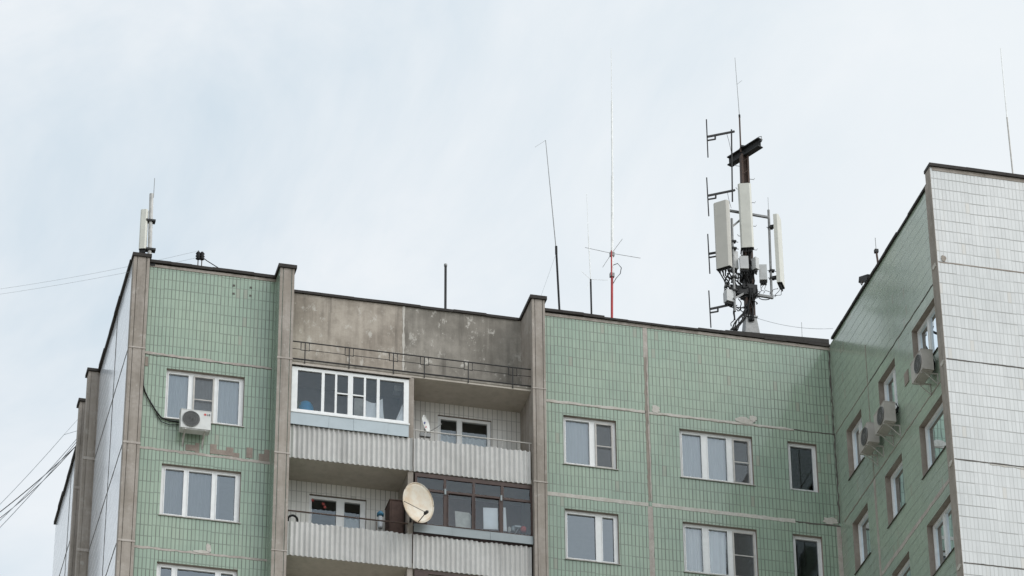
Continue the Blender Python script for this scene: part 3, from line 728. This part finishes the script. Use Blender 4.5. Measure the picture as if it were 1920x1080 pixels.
for i, (px, py) in enumerate(((586,938),(606,945),(609,951))):
    q = at(px, py, Y=.79); mb = MB()
    for j in range(6):
        t = j*math.pi/3; mb.hexa([(q.x,.785,q.z-.005),(q.x+.035*math.cos(t-.3),.785,q.z+.035*math.sin(t-.3)),(q.x+.045*math.cos(t),.785,q.z+.045*math.sin(t)),(q.x+.035*math.cos(t+.3),.785,q.z+.035*math.sin(t+.3))],[(q.x,.78,q.z-.005),(q.x+.035*math.cos(t-.3),.78,q.z+.035*math.sin(t-.3)),(q.x+.045*math.cos(t),.78,q.z+.045*math.sin(t)),(q.x+.035*math.cos(t+.3),.78,q.z+.035*math.sin(t+.3))])
    tag(mb.build('paper_flower', PINK), ['pink paper flower in the top left corner of the lower loggia window','pink paper flower, the upper of two close together in the loggia window','pink paper flower, the lower of two close together in the loggia window'][i], 'flower', 'paper flowers in the lower loggia window')

# ------------------------------------------------------------------ satellite dishes
def dish(c, nrm, dia, depth, name, label, mat, lnb=True, roll=0, ecc=1.08):
    c = Vector(c); n = Vector(nrm).normalized(); x = Vector((0,0,1)).cross(n).normalized(); y = n.cross(x)
    t = thing(name, c - Vector((0,0,dia*.6)), label, 'satellite dish')
    mb = MB(); R0 = dia/2; NR, NS = 8, 40; idx = []
    for side in (0, 1):
        rings = []
        for i in range(NR+1):
            r = R0*i/NR; row = []
            for j in range(NS):
                a = 2*math.pi*j/NS; q = c + x*r*math.cos(a) + y*r*ecc*math.sin(a) + n*(depth*(r/R0)**2 - depth - side*.012)
                row.append(len(mb.v)); mb.v.append(tuple(q))
            rings.append(row)
        idx.append(rings)
        for i in range(NR):
            for j in range(NS): mb.f.append((rings[i][j], rings[i][(j+1)%NS], rings[i+1][(j+1)%NS], rings[i+1][j])); mb.m.append(0)
    for j in range(NS): mb.f.append((idx[0][NR][j], idx[0][NR][(j+1)%NS], idx[1][NR][(j+1)%NS], idx[1][NR][j])); mb.m.append(0)
    mb.build('reflector', mat, t, smooth=True)
    rim = [c + x*R0*math.cos(a) + y*R0*ecc*math.sin(a) for a in [2*math.pi*j/NS for j in range(NS+1)]]
    MB().tube(rim, .012, 6).build('rim', mat, t, smooth=True)
    return t, c, n, x, y
cdish = at(784.5, 942.5, Y=-.95)
t, c, n, x, y = dish(cdish, (.33,-.94,.0), .91, .10, 'satellite_dish', 'large cream dish with rust stains mounted at the loggia partition', DISH, ecc=1.23)
P_ = lambda a, b: c + x*(a*.455) + y*(b*.555)
# the picture-plane end of the feed arm
lnb = at(799, 961, Y=-1.35)
ar = MB(); ar.tube([P_(0,-1), lnb], .013, 6); ar.tube([P_(-.93,-.15), lnb], .008, 6); ar.obox(lnb, n, x, y, .07, .03, .03); ar.build('feed_arm', DKSTEEL, t)
MB().tube([c-n*.1, c-n*.35, (3.53,-.42,c.z-.3)], .03).build('bracket', DKSTEEL, t)
cd2 = at(799, 795, Y=-.12)
t2, c2, n2, x2, y2 = dish(cd2, (.80,-.60,.10), .44, .04, 'satellite_dish', 'small white dish with a blue and red mark behind the upper handrail', WHIP)
mk = MB(); mk.obox(c2-n2*.036+x2*-.0+y2*.05, (x2+y2*.9).normalized(), n2, (y2-x2*.9).normalized(), .09, .004, .022); mk.build('emblem', plain('emblem blue', (.03,.05,.2), .5), t2)
mk = MB(); mk.obox(c2-n2*.036+x2*.06-y2*.05, (x2+y2*.9).normalized(), n2, (y2-x2*.9).normalized(), .06, .004, .018); mk.build('emblem', plain('emblem red', (.45,.03,.05), .5), t2)
l2 = c2 + n2*.3 - y2*.2
mb = MB(); mb.tube([c2-y2*.28, l2], .008, 6); mb.tube([l2, l2+Vector((.12,0,.12))], .012, 6); mb.obox(c2-y2*.33-n2*.06, (1,0,0), (0,1,0), (0,0,1), .14, .05, .05); mb.tube([c2-n2*.05-y2*.1, (c2.x-.08, -.1, -2.6)], .018); mb.build('feed_arm', STEEL, t2)

# ------------------------------------------------------------------ air conditioners
def aircon(o, ax, out, wd, ht, dp, label, mat, name='air_conditioner', logo=False):
    """o: wall-side lower corner centre; ax: along the wall; out: away from the wall"""
    o = Vector(o); ax = Vector(ax); out = Vector(out); U = Vector((0,0,1))
    t = thing(name, o, label, 'air conditioner', 'air conditioner units on the walls')
    c = o + out*(.14+dp/2) + U*ht/2
    b = MB(); b.obox(c, ax, out, U, wd/2, dp/2, ht/2)
    b.obox(c+U*(ht/2+.006), ax, out, U, wd/2+.006, dp/2+.006, .008)
    b.obox(c-U*(ht/2+.012), ax, out, U, wd/2-.05, dp/2-.03, .012)
    b.build('casing', mat, t)
    fc = c + out*(dp/2+.004) - ax*wd*.16 + U*.0; rr = ht*.42
    gr = MB(); n = 32; base = len(gr.v)
    for d_ in (0, .012):
        for j in range(n): a = 2*math.pi*j/n; gr.v.append(tuple(fc + out*d_ + ax*rr*math.cos(a) + U*rr*math.sin(a)))
    gr.f.append(tuple(n+j for j in range(n))); gr.m.append(0)
    for j in range(n): gr.f.append((j, (j+1)%n, n+(j+1)%n, n+j)); gr.m.append(0)
    g_ = gr.build('fan_grille', GRILLE, t)
    rg = MB()
    for q in (.35, .62, .86, 1.0): rg.tube([fc + out*.018 + ax*rr*q*math.cos(2*math.pi*j/28) + U*rr*q*math.sin(2*math.pi*j/28) for j in range(29)], .004 if q < 1 else .009, 5)
    for j in range(8): a = math.pi*j/8; rg.tube([fc+out*.018+(ax*math.cos(a)+U*math.sin(a))*rr, fc+out*.018-(ax*math.cos(a)+U*math.sin(a))*rr], .003, 4)
    rg.build('wire_guard', STEEL, g_)
    for s_ in (-1, 1):
        br = MB()
        a = o + ax*s_*wd*.33
        br.beam(a+out*.0-U*.03, a+out*(.14+dp)-U*.03, .035, .03); br.beam(a-U*.03, a-U*.34, .035, .02); br.beam(a-U*.32+out*.01, a+out*(.12+dp)*.8-U*.04, .02, .015)
        br.build('bracket', PVC_OLD, t)
    return t, c
a = at(338.5, 800.6, Y=-.43); b = at(394.8, 806, Y=-.43); tl = at(338.9, 767, Y=-.43)
wdt = b.x-a.x; zz = (a.z+b.z)/2
t, c = aircon(((a.x+b.x)/2, 0, zz), (1,0,0), (0,-1,0), wdt, tl.z-a.z, .29, 'off white air conditioner with round grille under the left green window', ACW)
lg = MB(); lx = a.x+wdt*.80; lz = c.z+.17; yy = -.434
lathe_pts = [(lx+.032*math.cos(2*math.pi*j/16), yy, lz+.032*math.sin(2*math.pi*j/16)) for j in range(16)]
lg.hexa([(p_[0], yy, p_[2]) for p_ in lathe_pts], [(p_[0], yy-.003, p_[2]) for p_ in lathe_pts]); lg.build('emblem', PINK, t)
lt = MB()
for (x0, x1, z0, z1) in ((.05,.06,-.028,.028),(.05,.08,-.028,-.018),(.092,.102,-.028,.028),(.092,.125,-.028,-.018),(.092,.125,.018,.028),(.115,.125,-.028,.0),(.108,.125,-.005,.003)):
    lt.box(lx+x0, lx+x1, yy-.003, yy, lz+z0, lz+z1)
lt.build('lettering', DKSTEEL, t)
cb = [(268.5,702),(268.5,722),(272,735),(281,752),(292,770),(302,783),(318,789),(338,792)]
tag(MB().tube([tuple(at(x_, y_, Y=-.04)) for x_, y_ in cb], .022, 8).build('drain_hose', CABLE, smooth=True), 'thick black hose curving down the green wall to the air conditioner', 'hose')
tag(MB().tube([tuple(at(x_, y_+4+4*math.sin(i), Y=-.04)) for i, (x_, y_) in enumerate(cb[4:])], .012, 8).build('power_cable', CABLE, smooth=True), 'thin black cable looping just under the thick hose', 'cable')
# three on the wing
def wing_ac(pn, label, ht=.56, wd=.8):
    dp = .30; q = at(pn[0], pn[1], X=XC-.14-dp)
    return aircon((XC, q.y+wd/2, q.z-ht), (0,1,0), (-1,0,0), wd, ht, dp, label, ACB)
wing_ac((1727,654), 'yellowed air conditioner by the top wing window nearest the corner')
wing_ac((1657,752), 'yellowed air conditioner under the middle wing window, nearer and higher of two')
wing_ac((1626,792), 'yellowed air conditioner farther and lower of the adjoining pair on the wing', wd=.72)

for pts_, lab in ((((1680,757),(1684,764),(1683,772),(1677,778)),'short dark hose beside the nearer of the adjoining wing air conditioners'), (((1747,668),(1752,680),(1751,694),(1746,700)),'short dark hose beside the wing air conditioner nearest the corner')):
    tag(MB().tube([at(a_, b_, X=XC-.03) for a_, b_ in pts_], .022, 6).build('drain_hose', CABLE, smooth=True), lab, 'hose')

# ------------------------------------------------------------------ roof antennas
YM = .62
def A(px, py, dy=0): return at(px, py, Y=YM+dy)
def whip(pts, rads, mats, name, label, cat='antenna', group='thin aerials on the roof', y=YM, extra=None, down=.9):
    """pts from the bottom up"""
    P3 = [at(a, b, Y=y) for a, b in pts]
    P3[0] = P3[0] + (P3[0]-P3[1]).normalized()*down
    P3[0].z = max(P3[0].z, 2.4)
    t = thing(name, P3[0], label, cat, group)
    for i, (a, b) in enumerate(zip(P3, P3[1:])):
        MB().tube([a, b], rads[i], 8, r1=rads[i+1] if i+1 < len(rads) and i+2 >= len(P3) else rads[i]).build(['pole', 'rod', 'tip', 'tip'][i] , mats[i], t)
    if extra: extra(t, P3)
    return t
def exA(t, P3):
    MB().tube([P3[1]-Vector((0,0,.12)), P3[1]+Vector((0,0,.14))], .035).build('coil', CABLE, t)
    MB().tube([at(1023,263,Y=YM), at(1003,276,Y=YM)], .004, 5).build('wire', STEEL, t)
whip([(1049,585),(1043,470),(1023,263)], [.03,.014,.009], [CABLE, STEEL], 'whip_antenna', 'tall leaning aerial with a black base right of the fin, leftmost of three', extra=exA)
def exB(t, P3):
    m = P3[1]
    mb = MB()
    for dx, dz in ((-.28,.16),(.45,-.02),(-.15,-.38)): mb.tube([m, m+Vector((dx, -.1, dz))], .005, 5)
    mb.build('radial_rod', WHIP, t)
whip([(1109,588),(1107.5,524),(1103,440),(1100,362)], [.026,.012,.007,.005], [CABLE, WHIP, WHIP], 'whip_antenna', 'thin short white aerial between the leaning one and the tall one', extra=exB)
def exC(t, P3):
    m = at(1147, 475, Y=YM)
    for px, py in ((1097,464),(1201,484),(1167,448),(1130,501)): MB().tube([m, at(px, py, Y=YM)], .007, 5).build('radial_rod', STEEL, t)
    for py in (477, 516): q = at(1147.5, py, Y=YM); MB().box(q.x-.06, q.x+.06, q.y-.05, q.y+.05, q.z-.06, q.z+.06).build('clamp', STEEL, t)
    MB().tube([at(a, b, Y=YM-.08) for a, b in ((1150,497),(1158,494),(1165,502),(1163,513),(1155,522),(1150,531))], .011, 6).build('loop_cable', CABLE, t, smooth=True)
    MB().tube([at(1146.5,470,Y=YM-.05), at(1146.5,517,Y=YM-.05)], .02).build('sleeve', REDP, t)
whip([(1147.5,598),(1147.5,516),(1148,330),(1147,190),(1146,90)], [.035,.036,.024,.012,.006], [REDP, WHIP, WHIP, WHIP], 'whip_antenna', 'very tall white aerial with a red foot and crossed rods', extra=exC)
g1 = at(1041,480,Y=YM); g2 = at(1014,556,Y=YM)
tag(MB().tube([g1, g2], .004, 5).build('guy_wire', GCABLE), 'thin guy wire from the leaning aerial down to the fin', 'wire')
# round pipe behind the concrete parapet
yp = 1.3; a = at(835,585,Y=yp); b = at(835.5,499,Y=yp)
t = thing('vent_pipe', (a.x, yp, 2.4), 'plain grey pipe standing behind the stained concrete parapet', 'pipe')
MB().tube([(a.x,yp,2.4), (b.x,yp,b.z)], .035, 12).build('pipe', DKSTEEL, t); MB().tube([(b.x,yp,b.z), (b.x,yp,b.z+.06)], .045, 12).build('cap', STEEL, t)
# left corner panel antenna and pole
YL = .1
a = at(281,472,Y=YL); b = at(284,364,Y=YL); c_ = at(290,334,Y=YL)
t = thing('antenna_pole', (a.x, YL, a.z), 'steel pole with a lightning rod on the left roof corner', 'pole')
MB().tube([a-Vector((0,0,.3)), b], .055, 14).build('pole', PALESTEEL, t); MB().tube([b+Vector((.06,0,-.1)), c_], .008, 6).build('lightning_rod', STEEL, t)
for py in (415, 469):
    q = at(282, py, Y=YL); MB().box(q.x-.12, q.x+.13, YL-.08, YL+.08, q.z-.03, q.z+.03).build('clamp', DKSTEEL, t)
MB().box(a.x-.2, a.x+.14, YL-.12, YL+.12, 2.66, 2.84).build('foot', DKSTEEL, t)
def panel(pc_top, pc_bot, xv, nrm, wd, dp, name, label, y, mat=RADOME, group='sector antennas of the roof mast'):
    a = at(*pc_bot, Y=y); b = at(*pc_top, Y=y); nrm = Vector(nrm).normalized(); xv = Vector((-nrm.y, nrm.x, 0)); U = (b-a).normalized(); U = Vector((0,0,1))
    c = (a+b)/2; ht = (b.z-a.z)/2; t = thing(name, a, label, 'antenna', group); mb = MB(); ch = dp*.3
    prof = [(-wd/2,-dp/2),(wd/2,-dp/2),(wd/2,dp/2-ch),(wd/2-ch,dp/2),(-wd/2+ch,dp/2),(-wd/2,dp/2-ch)]
    lo = [c + xv*u + nrm*v - U*ht for u, v in prof]; hi = [c + xv*u + nrm*v + U*ht for u, v in prof]
    mb.hexa(lo, hi); mb.build('radome', mat, t)
    MB().obox(c-U*(ht+.006), xv, nrm, U, wd/2-.01, dp/2-.01, .008).build('end_cap', DKSTEEL, t)
    for i in range(4): q = c + xv*(-wd*.3+i*wd*.2) - U*(ht+.05); MB().obox(q, xv, nrm, U, .022, .022, .06).build('connector', DKSTEEL, t)
    for zz_ in (-.75, .75): MB().obox(c - nrm*(dp/2+.07) + U*ht*zz_, xv, nrm, U, .05, .08, .04).build('bracket', DKSTEEL, t)
    return t, c
panel((269,394), (269,468), None, (-.35,-.93,0), .19, .12, 'panel_antenna', 'slim upright panel antenna beside the pole on the left roof corner', YL, group=None)
# insulators on the left parapet
for i, (px, lab) in enumerate(((371,'left of two black insulators above the green parapet'),(378,'right of two black insulators above the green parapet'))):
    b0 = at(px, 497, Y=.1); t0 = at(px+.5, 470+i*2, Y=.1)
    t = thing('insulator', (b0.x, .1, 2.8), lab, 'insulator', 'insulators on the green parapet')
    MB().tube([(b0.x,.1,2.7),(b0.x,.1,t0.z)], .014, 6).build('stem', RUST, t)
    mb = MB(); hgt = t0.z-b0.z
    lathe(mb, (b0.x, .1, b0.z+hgt*.35), [(.02,0),(.07,.04),(.04,.08),(.075,.12),(.045,.16),(.07,.2),(.03,.26)], 12); mb.build('body', CABLE, t, smooth=True)
q = at(374, 478, Y=.1)
tag(MB().tube([q, at(388,489,Y=.1), at(409,502,Y=.05)], .012, 6).build('tie_cable', CABLE), 'short black cable slanting down from the insulators to the parapet', 'cable')

# --- cables sagging away to the left
def sagline(p0, p1, sag, r, label, mat=GCABLE, n=18, grp='cables running off to the left'):
    p0 = Vector(p0); p1 = Vector(p1); pts = [p0.lerp(p1, i/n) - Vector((0,0,sag*4*(i/n)*(1-i/n))) for i in range(n+1)]
    return tag(MB().tube(pts, r, 5).build('overhead_cable', mat, smooth=True), label, 'cable', grp)
sagline(at(369,471,Y=.1), at(-60,550,Y=1), .10, .0035, 'upper of two faint wires from the insulators across the sky')
sagline(at(370,483,Y=.1), at(-60,560,Y=1), .08, .0035, 'lower of two faint wires from the insulators across the sky')
anchor = at(150, 827, Y=9.5)
base = [((143,836),(-60,1004),.013,'thickest dark cable of the bundle leaving the left roof edge',CABLE,.12),
        ((148,818),(-60,1030),.010,'middle cable of the bundle leaving the left roof edge',GCABLE,.15),
        ((149,822),(-60,1050),.010,'lowest cable of the bundle leaving the left roof edge',GCABLE,.1),
        ((146,832),(-60,1012),.010,'dark cable just under the thickest one of the bundle',CABLE,.25)]
for (a, b, r, lab, m_, s_) in base: sagline(at(*a, Y=9.5), at(*b, Y=4.0), s_, r, lab, m_)
a = at(120,815,Y=8.5); sagline(a, at(-60,1005,Y=4), .08, .008, 'thin upper wire left of the bundle')
tag(MB().tube([at(151,806,Y=9.0), a], .007, 5).build('overhead_cable', GCABLE), 'short nearly level wire joining the thin upper wire to the fin', 'cable', 'cables running off to the left')
tag(MB().tube([at(155,776,Y=8.5), a], .005, 5).build('overhead_cable', GCABLE), 'short steep wire joining the thin upper wire to the fin', 'cable', 'cables running off to the left')

# ------------------------------------------------------------------ the mast
base = A(1406,604); topm = A(1395,292)
t = thing('antenna_mast', (base.x, YM, 2.4), 'rusty steel roof mast with a slanting beam across its top', 'mast')
ms = MB(); mt = Vector((topm.x, YM, topm.z)); mb0 = Vector((base.x, YM, 2.6))
for s_ in (-1, 1): ms.beam(mb0+Vector((s_*.11,0,0)), mt+Vector((s_*.085,0,0)), .05, .2)
ms.beam(mb0+Vector((0,.02,0)), mt+Vector((0,.02,0)), .17, .05)
nlev = 16
for i in range(nlev):
    q = mb0.lerp(mt, (i+.5)/nlev); ms.beam(q+Vector((-.09,-.09,-.08)), q+Vector((.09,-.09,.08)), .03, .012)
ms.build('column', RUST, t)
pb = at(1407,618,Y=YM-.1)
pl = MB(); h0 = 2.78; h1 = base.z+.08; w0, w1 = .25, .15
pl.hexa([(base.x-w0,YM-w0,h0),(base.x+w0,YM-w0,h0),(base.x+w0,YM+w0,h0),(base.x-w0,YM+w0,h0)], [(base.x-w1,YM-w1,h1),(base.x+w1,YM-w1,h1),(base.x+w1,YM+w1,h1),(base.x-w1,YM+w1,h1)])
pl.box(base.x-w1-.03, base.x+w1+.03, YM-w1-.03, YM+w1+.03, h1, h1+.04)
pl.build('foot', STEEL, t)
MB().box(base.x-.5, base.x+.5, YM-.45, YM+.5, 2.4, 2.78).build('plinth', CONC, t)
ca = A(1365,309, .55); cb_ = A(1426,264,-.85)
bm_c = Vector((mt.x+.03, YM, mt.z+.12)); bd = Vector((.70,-1.42,0)).normalized(); hl = .64
cr = MB(); U = Vector((0,0,1)); bx = Vector((-bd.y, bd.x, 0))
cr.obox(bm_c, bd, bx, U, hl, .015, .13)
for s_ in (-1, 1): cr.obox(bm_c+U*s_*.13, bd, bx, U, hl, .09, .015)
cr.obox(bm_c+bd*hl+U*.06, bd, bx, U, .03, .03, .04); cr.build('cross_beam', DKSTEEL, t)
MB().tube([bm_c+bd*(hl-.12)+U*.1, bm_c+bd*(hl-.05)+U*.22, bm_c+bd*(hl+.05)+U*.18, bm_c+bd*(hl+.06)+U*.05], .012, 6).build('lifting_ring', STEEL, t)
MB().obox(bm_c+U*.14, (1,0,0), (0,1,0), U, .13, .1, .03).build('cap_plate', DKSTEEL, t)
rg = MB()
for i in range(9):
    q = mt.lerp(mb0, .06+i*.06); s_ = 1 if i % 2 else -1
    rg.tube([q+Vector((s_*.09,-.02,0)), q+Vector((s_*.26,-.02,.0)), q+Vector((s_*.28,-.02,.05))], .009, 5)
rg.build('climbing_rung', STEEL, t)
# arms
def arm(p, q, wv=.06): MB().beam(p, q, wv, wv).build('support_arm', STEEL, t)
aT0 = A(1362,394,.1); aT1 = A(1443,408,-.05); arm(aT0, aT1)
aB0 = A(1358,544,.0); aB1 = A(1450,558,-.05); arm(aB0, aB1, .07)
arm(A(1400,402), A(1373,425,-.3), .05); arm(A(1404,545), A(1376,560,-.4), .05); arm(A(1360,534,-.2), A(1400,552,.0), .05)
po = MB(); po.tube([A(1447,560,-.05), A(1441,394,-.05)], .036, 10); po.build('side_pole', STEEL, t)
po = MB(); po.tube([A(1378,584,-.35), A(1372,410,-.35)], .036, 10); po.build('side_pole', STEEL, t)
MB().tube([A(1441,394,-.05), A(1440,370,-.05)], .006, 5).build('lightning_rod', STEEL, t)
cl = MB()
random.seed(11)
for px, py, dy in ((1375,453,-.35),(1376,466,-.35),(1445,427,-.05),(1447,508,-.05),(1448,522,-.05),(1376,520,-.35),(1378,545,-.35)):
    q = A(px, py, dy); cl.obox(q, (1,0,0), (0,1,0), (0,0,1), .07, .06, .025); cl.tube([q+Vector((-.12,0,0)), q+Vector((.14,0,0))], .010, 5)
cl.build('clamp', DKSTEEL, t)
hub = MB(); q = A(1404,548)
hub.obox(A(1401,532), (1,0,0), (0,1,0), (0,0,1), .11, .11, .5); hub.obox(q, (1,0,0), (0,1,0), (0,0,1), .20, .17, .17); hub.obox(q+Vector((-.36,-.1,-.06)), (1,0,0), (0,1,0), (0,0,1), .22, .08, .13); hub.obox(A(1399,517), (1,0,0), (0,1,0), (0,0,1), .15, .14, .14)
hub.build('collar', DKSTEEL, t)
# tall whip and dipole array on the mast
whip([(1389,284),(1386.5,218),(1378,108)], [.024,.010,.006], [RUST, STEEL], 'whip_antenna', 'thin whip rising from the slanting beam at the mast top', group='thin aerials on the roof', down=.02,
     extra=lambda t_, P3: (MB().tube([P3[1]-Vector((0,0,.04)), P3[1]+Vector((0,0,.05))], .03).build('joint', DKSTEEL, t_), MB().tube([at(1382,158,Y=YM), at(1391,151,Y=YM)], .005, 5).build('side_rod', STEEL, t_)))
dp = thing('dipole_array', A(1373,376,-.25), 'row of four dark dipoles stacked on arms left of the mast', 'antenna')
MB().tube([A(1373.3,378,-.25), A(1371.5,243,-.25)], .022, 8).build('pole', DKSTEEL, dp)
MB().tube([A(1378,600,-.3), A(1374,560,-.3)], .02, 8).build('pole', DKSTEEL, dp)
for (vx0, vy0, vx1, vy1, ax0, ay0, ax1, ay1) in ((1324.5,224,1327.5,295,1326,256.5,1377,246.5),(1325,333,1329,405,1327,367,1378,356.5),(1327,439,1331,513,1328.5,476,1376,468),(1329,545,1333,614,1331,579.5,1376,570)):
    o = MB().tube([A(vx1,vy1,-.25), A(vx0,vy0,-.25)], .018, 8).build('dipole', DKSTEEL, dp)
    m1 = MB(); m1.beam(A(ax0,ay0,-.25), A(ax1,ay1,-.25), .05, .05)
    m1.beam(A(ax0,ay0+7,-.25), A(ax0+15,ay0+4.5,-.25), .035, .035); m1.beam(A(ax0+15,ay0+5,-.25), A(ax0+15,ay0-2,-.25), .04, .04)
    m1.build('arm', DKSTEEL, o)
for a, b, m_ in (((1363,252),(1371,284),(1366,262)),((1364,360),(1371,390),(1366,372))): tag(MB().tube([A(*a,-.25), A(*m_,-.25), A(*b,-.25)], .006, 5).build('feeder_cable', CABLE), 'thin feeder cable hanging under the %s dipole arm' % ('topmost' if a[1] < 300 else 'second'), 'cable')
# sector antennas
panel((1353.5,380), (1356,503), None, (-.68,-.73,0), .44, .15, 'sector_antenna', 'beige sector antenna facing left on the mast, broad face shaded', YM-.55, RADOME_B)
panel((1397,346.5), (1400,466), None, (-.33,-.94,0), .37, .16, 'sector_antenna', 'pale green grey sector antenna at the mast front, highest of three', YM-.3, RADOME)
panel((1459.5,408), (1462,535), None, (.86,-.51,0), .40, .15, 'sector_antenna', 'narrow looking sector antenna right of the mast with a bright edge', YM-.05, RADOME)
def rru(x0, y0, x1, y1, dy, label, ang=0):
    a = A(x0, y1, dy); b = A(x1, y0, dy); a.z = at((x0+x1)/2, y1, Y=YM+dy).z; b.z = at((x0+x1)/2, y0, Y=YM+dy).z
    wv = abs(b.x-a.x); c = (a+b)/2; t_ = thing('radio_unit', (c.x, c.y, a.z), label, 'radio unit', 'radio units on the roof mast')
    X = Vector((math.cos(ang), math.sin(ang), 0)); Y = Vector((-math.sin(ang), math.cos(ang), 0))
    MB().obox(c, X, Y, U, wv/2, .09, (b.z-a.z)/2).build('casing', BOXG, t_)
    fm = MB()
    for i in range(6): fm.obox(c+Y*.11+X*(-wv/2+wv*(i+.5)/6), X, Y, U, .006, .03, (b.z-a.z)/2-.02)
    fm.build('cooling_fins', DKSTEEL, t_)
    m_ = MB(); m_.obox(c-U*((b.z-a.z)/2+.035)+Y*.03, X, Y, U, wv/2-.02, .07, .035)
    for i in range(3): m_.tube([c-U*((b.z-a.z)/2)+X*(-wv*.3+i*wv*.3), c-U*((b.z-a.z)/2+.14)+X*(-wv*.3+i*wv*.3)], .015, 6)
    m_.build('connector', DKSTEEL, t_)
rru(1371,473,1381,505,-.2, 'grey radio unit tucked behind the left sector antenna', .3)
rru(1388,483,1402,506,-.35, 'pale radio unit under the front sector antenna, left of a pair', -.2)
rru(1412,485,1419.5,506,-.25, 'pale radio unit under the front sector antenna, right of a pair', .5)
rru(1424.5,499,1437,527,-.1, 'grey radio unit on the right side pole of the mast', -.3)
rru(1360,546,1375,567,-.3, 'grey radio unit low on the left side of the mast', .2)
# cable tangle, each bundle one object
random.seed(21)
def loop(a, b, sag, r, wig=.05, n=10):
    a = Vector(a); b = Vector(b); ph = random.uniform(0, 6)
    return MB_loop(a, b, sag, r, wig, n, ph)
def MB_loop(a, b, sag, r, wig, n, ph):
    pts = []
    for i in range(n+1):
        s_ = i/n; q = a.lerp(b, s_); q = q + Vector((wig*math.sin(ph+s_*7)*math.sin(math.pi*s_), wig*math.cos(ph*2+s_*6)*math.sin(math.pi*s_), -sag*4*s_*(1-s_))); pts.append(q)
    return pts
labs = [('jumper cables coiled under the left sector antenna', [((1350,506),(1362,545)),((1360,504),(1372,530)),((1364,503),(1382,540)),((1374,508),(1396,545)),((1379,508),(1399,540)),((1366,520),(1392,520)),((1370,545),(1398,556)),((1372,528),(1392,548)),((1364,512),(1366,548)),((1380,515),(1370,545)),((1356,508),(1368,535)),((1368,506),(1360,540)),((1384,512),(1396,530)),((1378,530),(1402,535)),((1362,530),(1380,555)),((1386,540),(1362,555))], .020, .12),
        ('jumper cables under the front sector antenna', [((1390,468),(1398,500)),((1395,468),(1405,520)),((1400,468),(1412,505)),((1406,467),(1408,530)),((1398,470),(1417,500)),((1394,507),(1404,540)),((1400,508),(1404,552)),((1415,508),(1406,545)),((1403,470),(1402,520)),((1408,490),(1412,548))], .022, .07),
        ('jumper cables looping below the right sector antenna', [((1427,530),(1421,548)),((1431,530),(1431,550)),((1435,530),(1443,552)),((1463,540),(1449,553)),((1458,540),(1448,545)),((1466,543),(1452,556))], .008, .10),
        ('loose cables hanging from the mast collar', [((1362,568),(1382,572)),((1372,570),(1396,575)),((1366,572),(1388,582)),((1378,575),(1400,570)),((1384,560),(1400,590)),((1412,556),(1425,548)),((1410,560),(1420,568)),((1408,552),(1444,560)),((1376,580),(1371,612)),((1414,550),(1418,538))], .014, .12)]
for lab, segs, r, sag in labs:
    mb = MB()
    for a, b in segs: mb.tube(MB_loop(A(*a,-.2), A(*b,-.15), sag*random.uniform(.3,1.2), r, .06, 10, random.uniform(0,6)), r, 5)
    tag(mb.build('jumper_cables', CABLE, smooth=True), lab, 'cables')
mb = MB()
for i in range(7):
    o = i*1.6; mb.tube(MB_loop(A(1402+o*.4,572-o,-.15), A(1370+o*1.2,618+o*.2,-.35), random.uniform(-.05,.12), .02, .06, 12, i), .020, 6)
for i in range(5): mb.tube(MB_loop(A(1404+i*2,540,-.17), A(1405+i*2.2,602,-.2), 0, .015, .04, 10, i*1.3), .016, 6)
tag(mb.build('feeder_bundle', CABLE, smooth=True), 'thick black feeder bundle sweeping off the mast foot to the left', 'cables')
sagline(A(1418,596,-.1), at(1562,616,Y=YM), .12, .006, 'faint wire from the mast foot toward the wing roof', grp=None)

# ------------------------------------------------------------------ wing roof things
whip([(1504,632),(1503,604)], [.008,.006], [STEEL], 'short_rod', 'short thin rod on the roof edge between mast and wing', 'rod', None, y=.3, down=.3)
p0 = at(1646,492,X=15.9); p1 = at(1643,471,X=15.9); p2 = at(1641,446,X=15.9)
t = thing('short_aerial', (p0.x, p0.y, 2.4), 'short aerial with a rusty foot above the green wing wall', 'antenna')
MB().tube([(p0.x,p0.y,2.4), p0, p1], .03, 8).build('pole', RUST, t); MB().tube([p1, p2], .009, 6).build('rod', STEEL, t); MB().obox(p1, (1,0,0), (0,1,0), (0,0,1), .05, .05, .05).build('clamp', DKSTEEL, t)
q0 = at(1633,512,X=15.5); q1 = at(1614,526,X=15.5)
t = thing('roof_bracket', (15.3, q0.y, 2.8), 'dark ragged metal bracket sticking up over the wing roof edge', 'bracket')
q = at(1624,524,X=15.25)
mb = MB(); mb.beam(at(1630,520,X=15.25), at(1614,525,X=15.25), .12, .16); mb.build('box', DKSTEEL, t)
mb = MB(); mb.tube([at(1615,524,X=15.2), at(1612,530,X=15.2), at(1616,534,X=15.2)], .02, 6); mb.tube([at(1618,526,X=15.2), at(1616,533,X=15.2)], .02, 6); mb.build('hook', RUST, t)
whip([(1899,325),(1888,220),(1876,90)], [.022,.016,.010], [PVC_OLD, WHIP], 'whip_antenna', 'tall pale aerial above the white end wall at the far right', y=-7.5, down=.6)

for o in ALL:
    if '_o' in o: del o['_o']
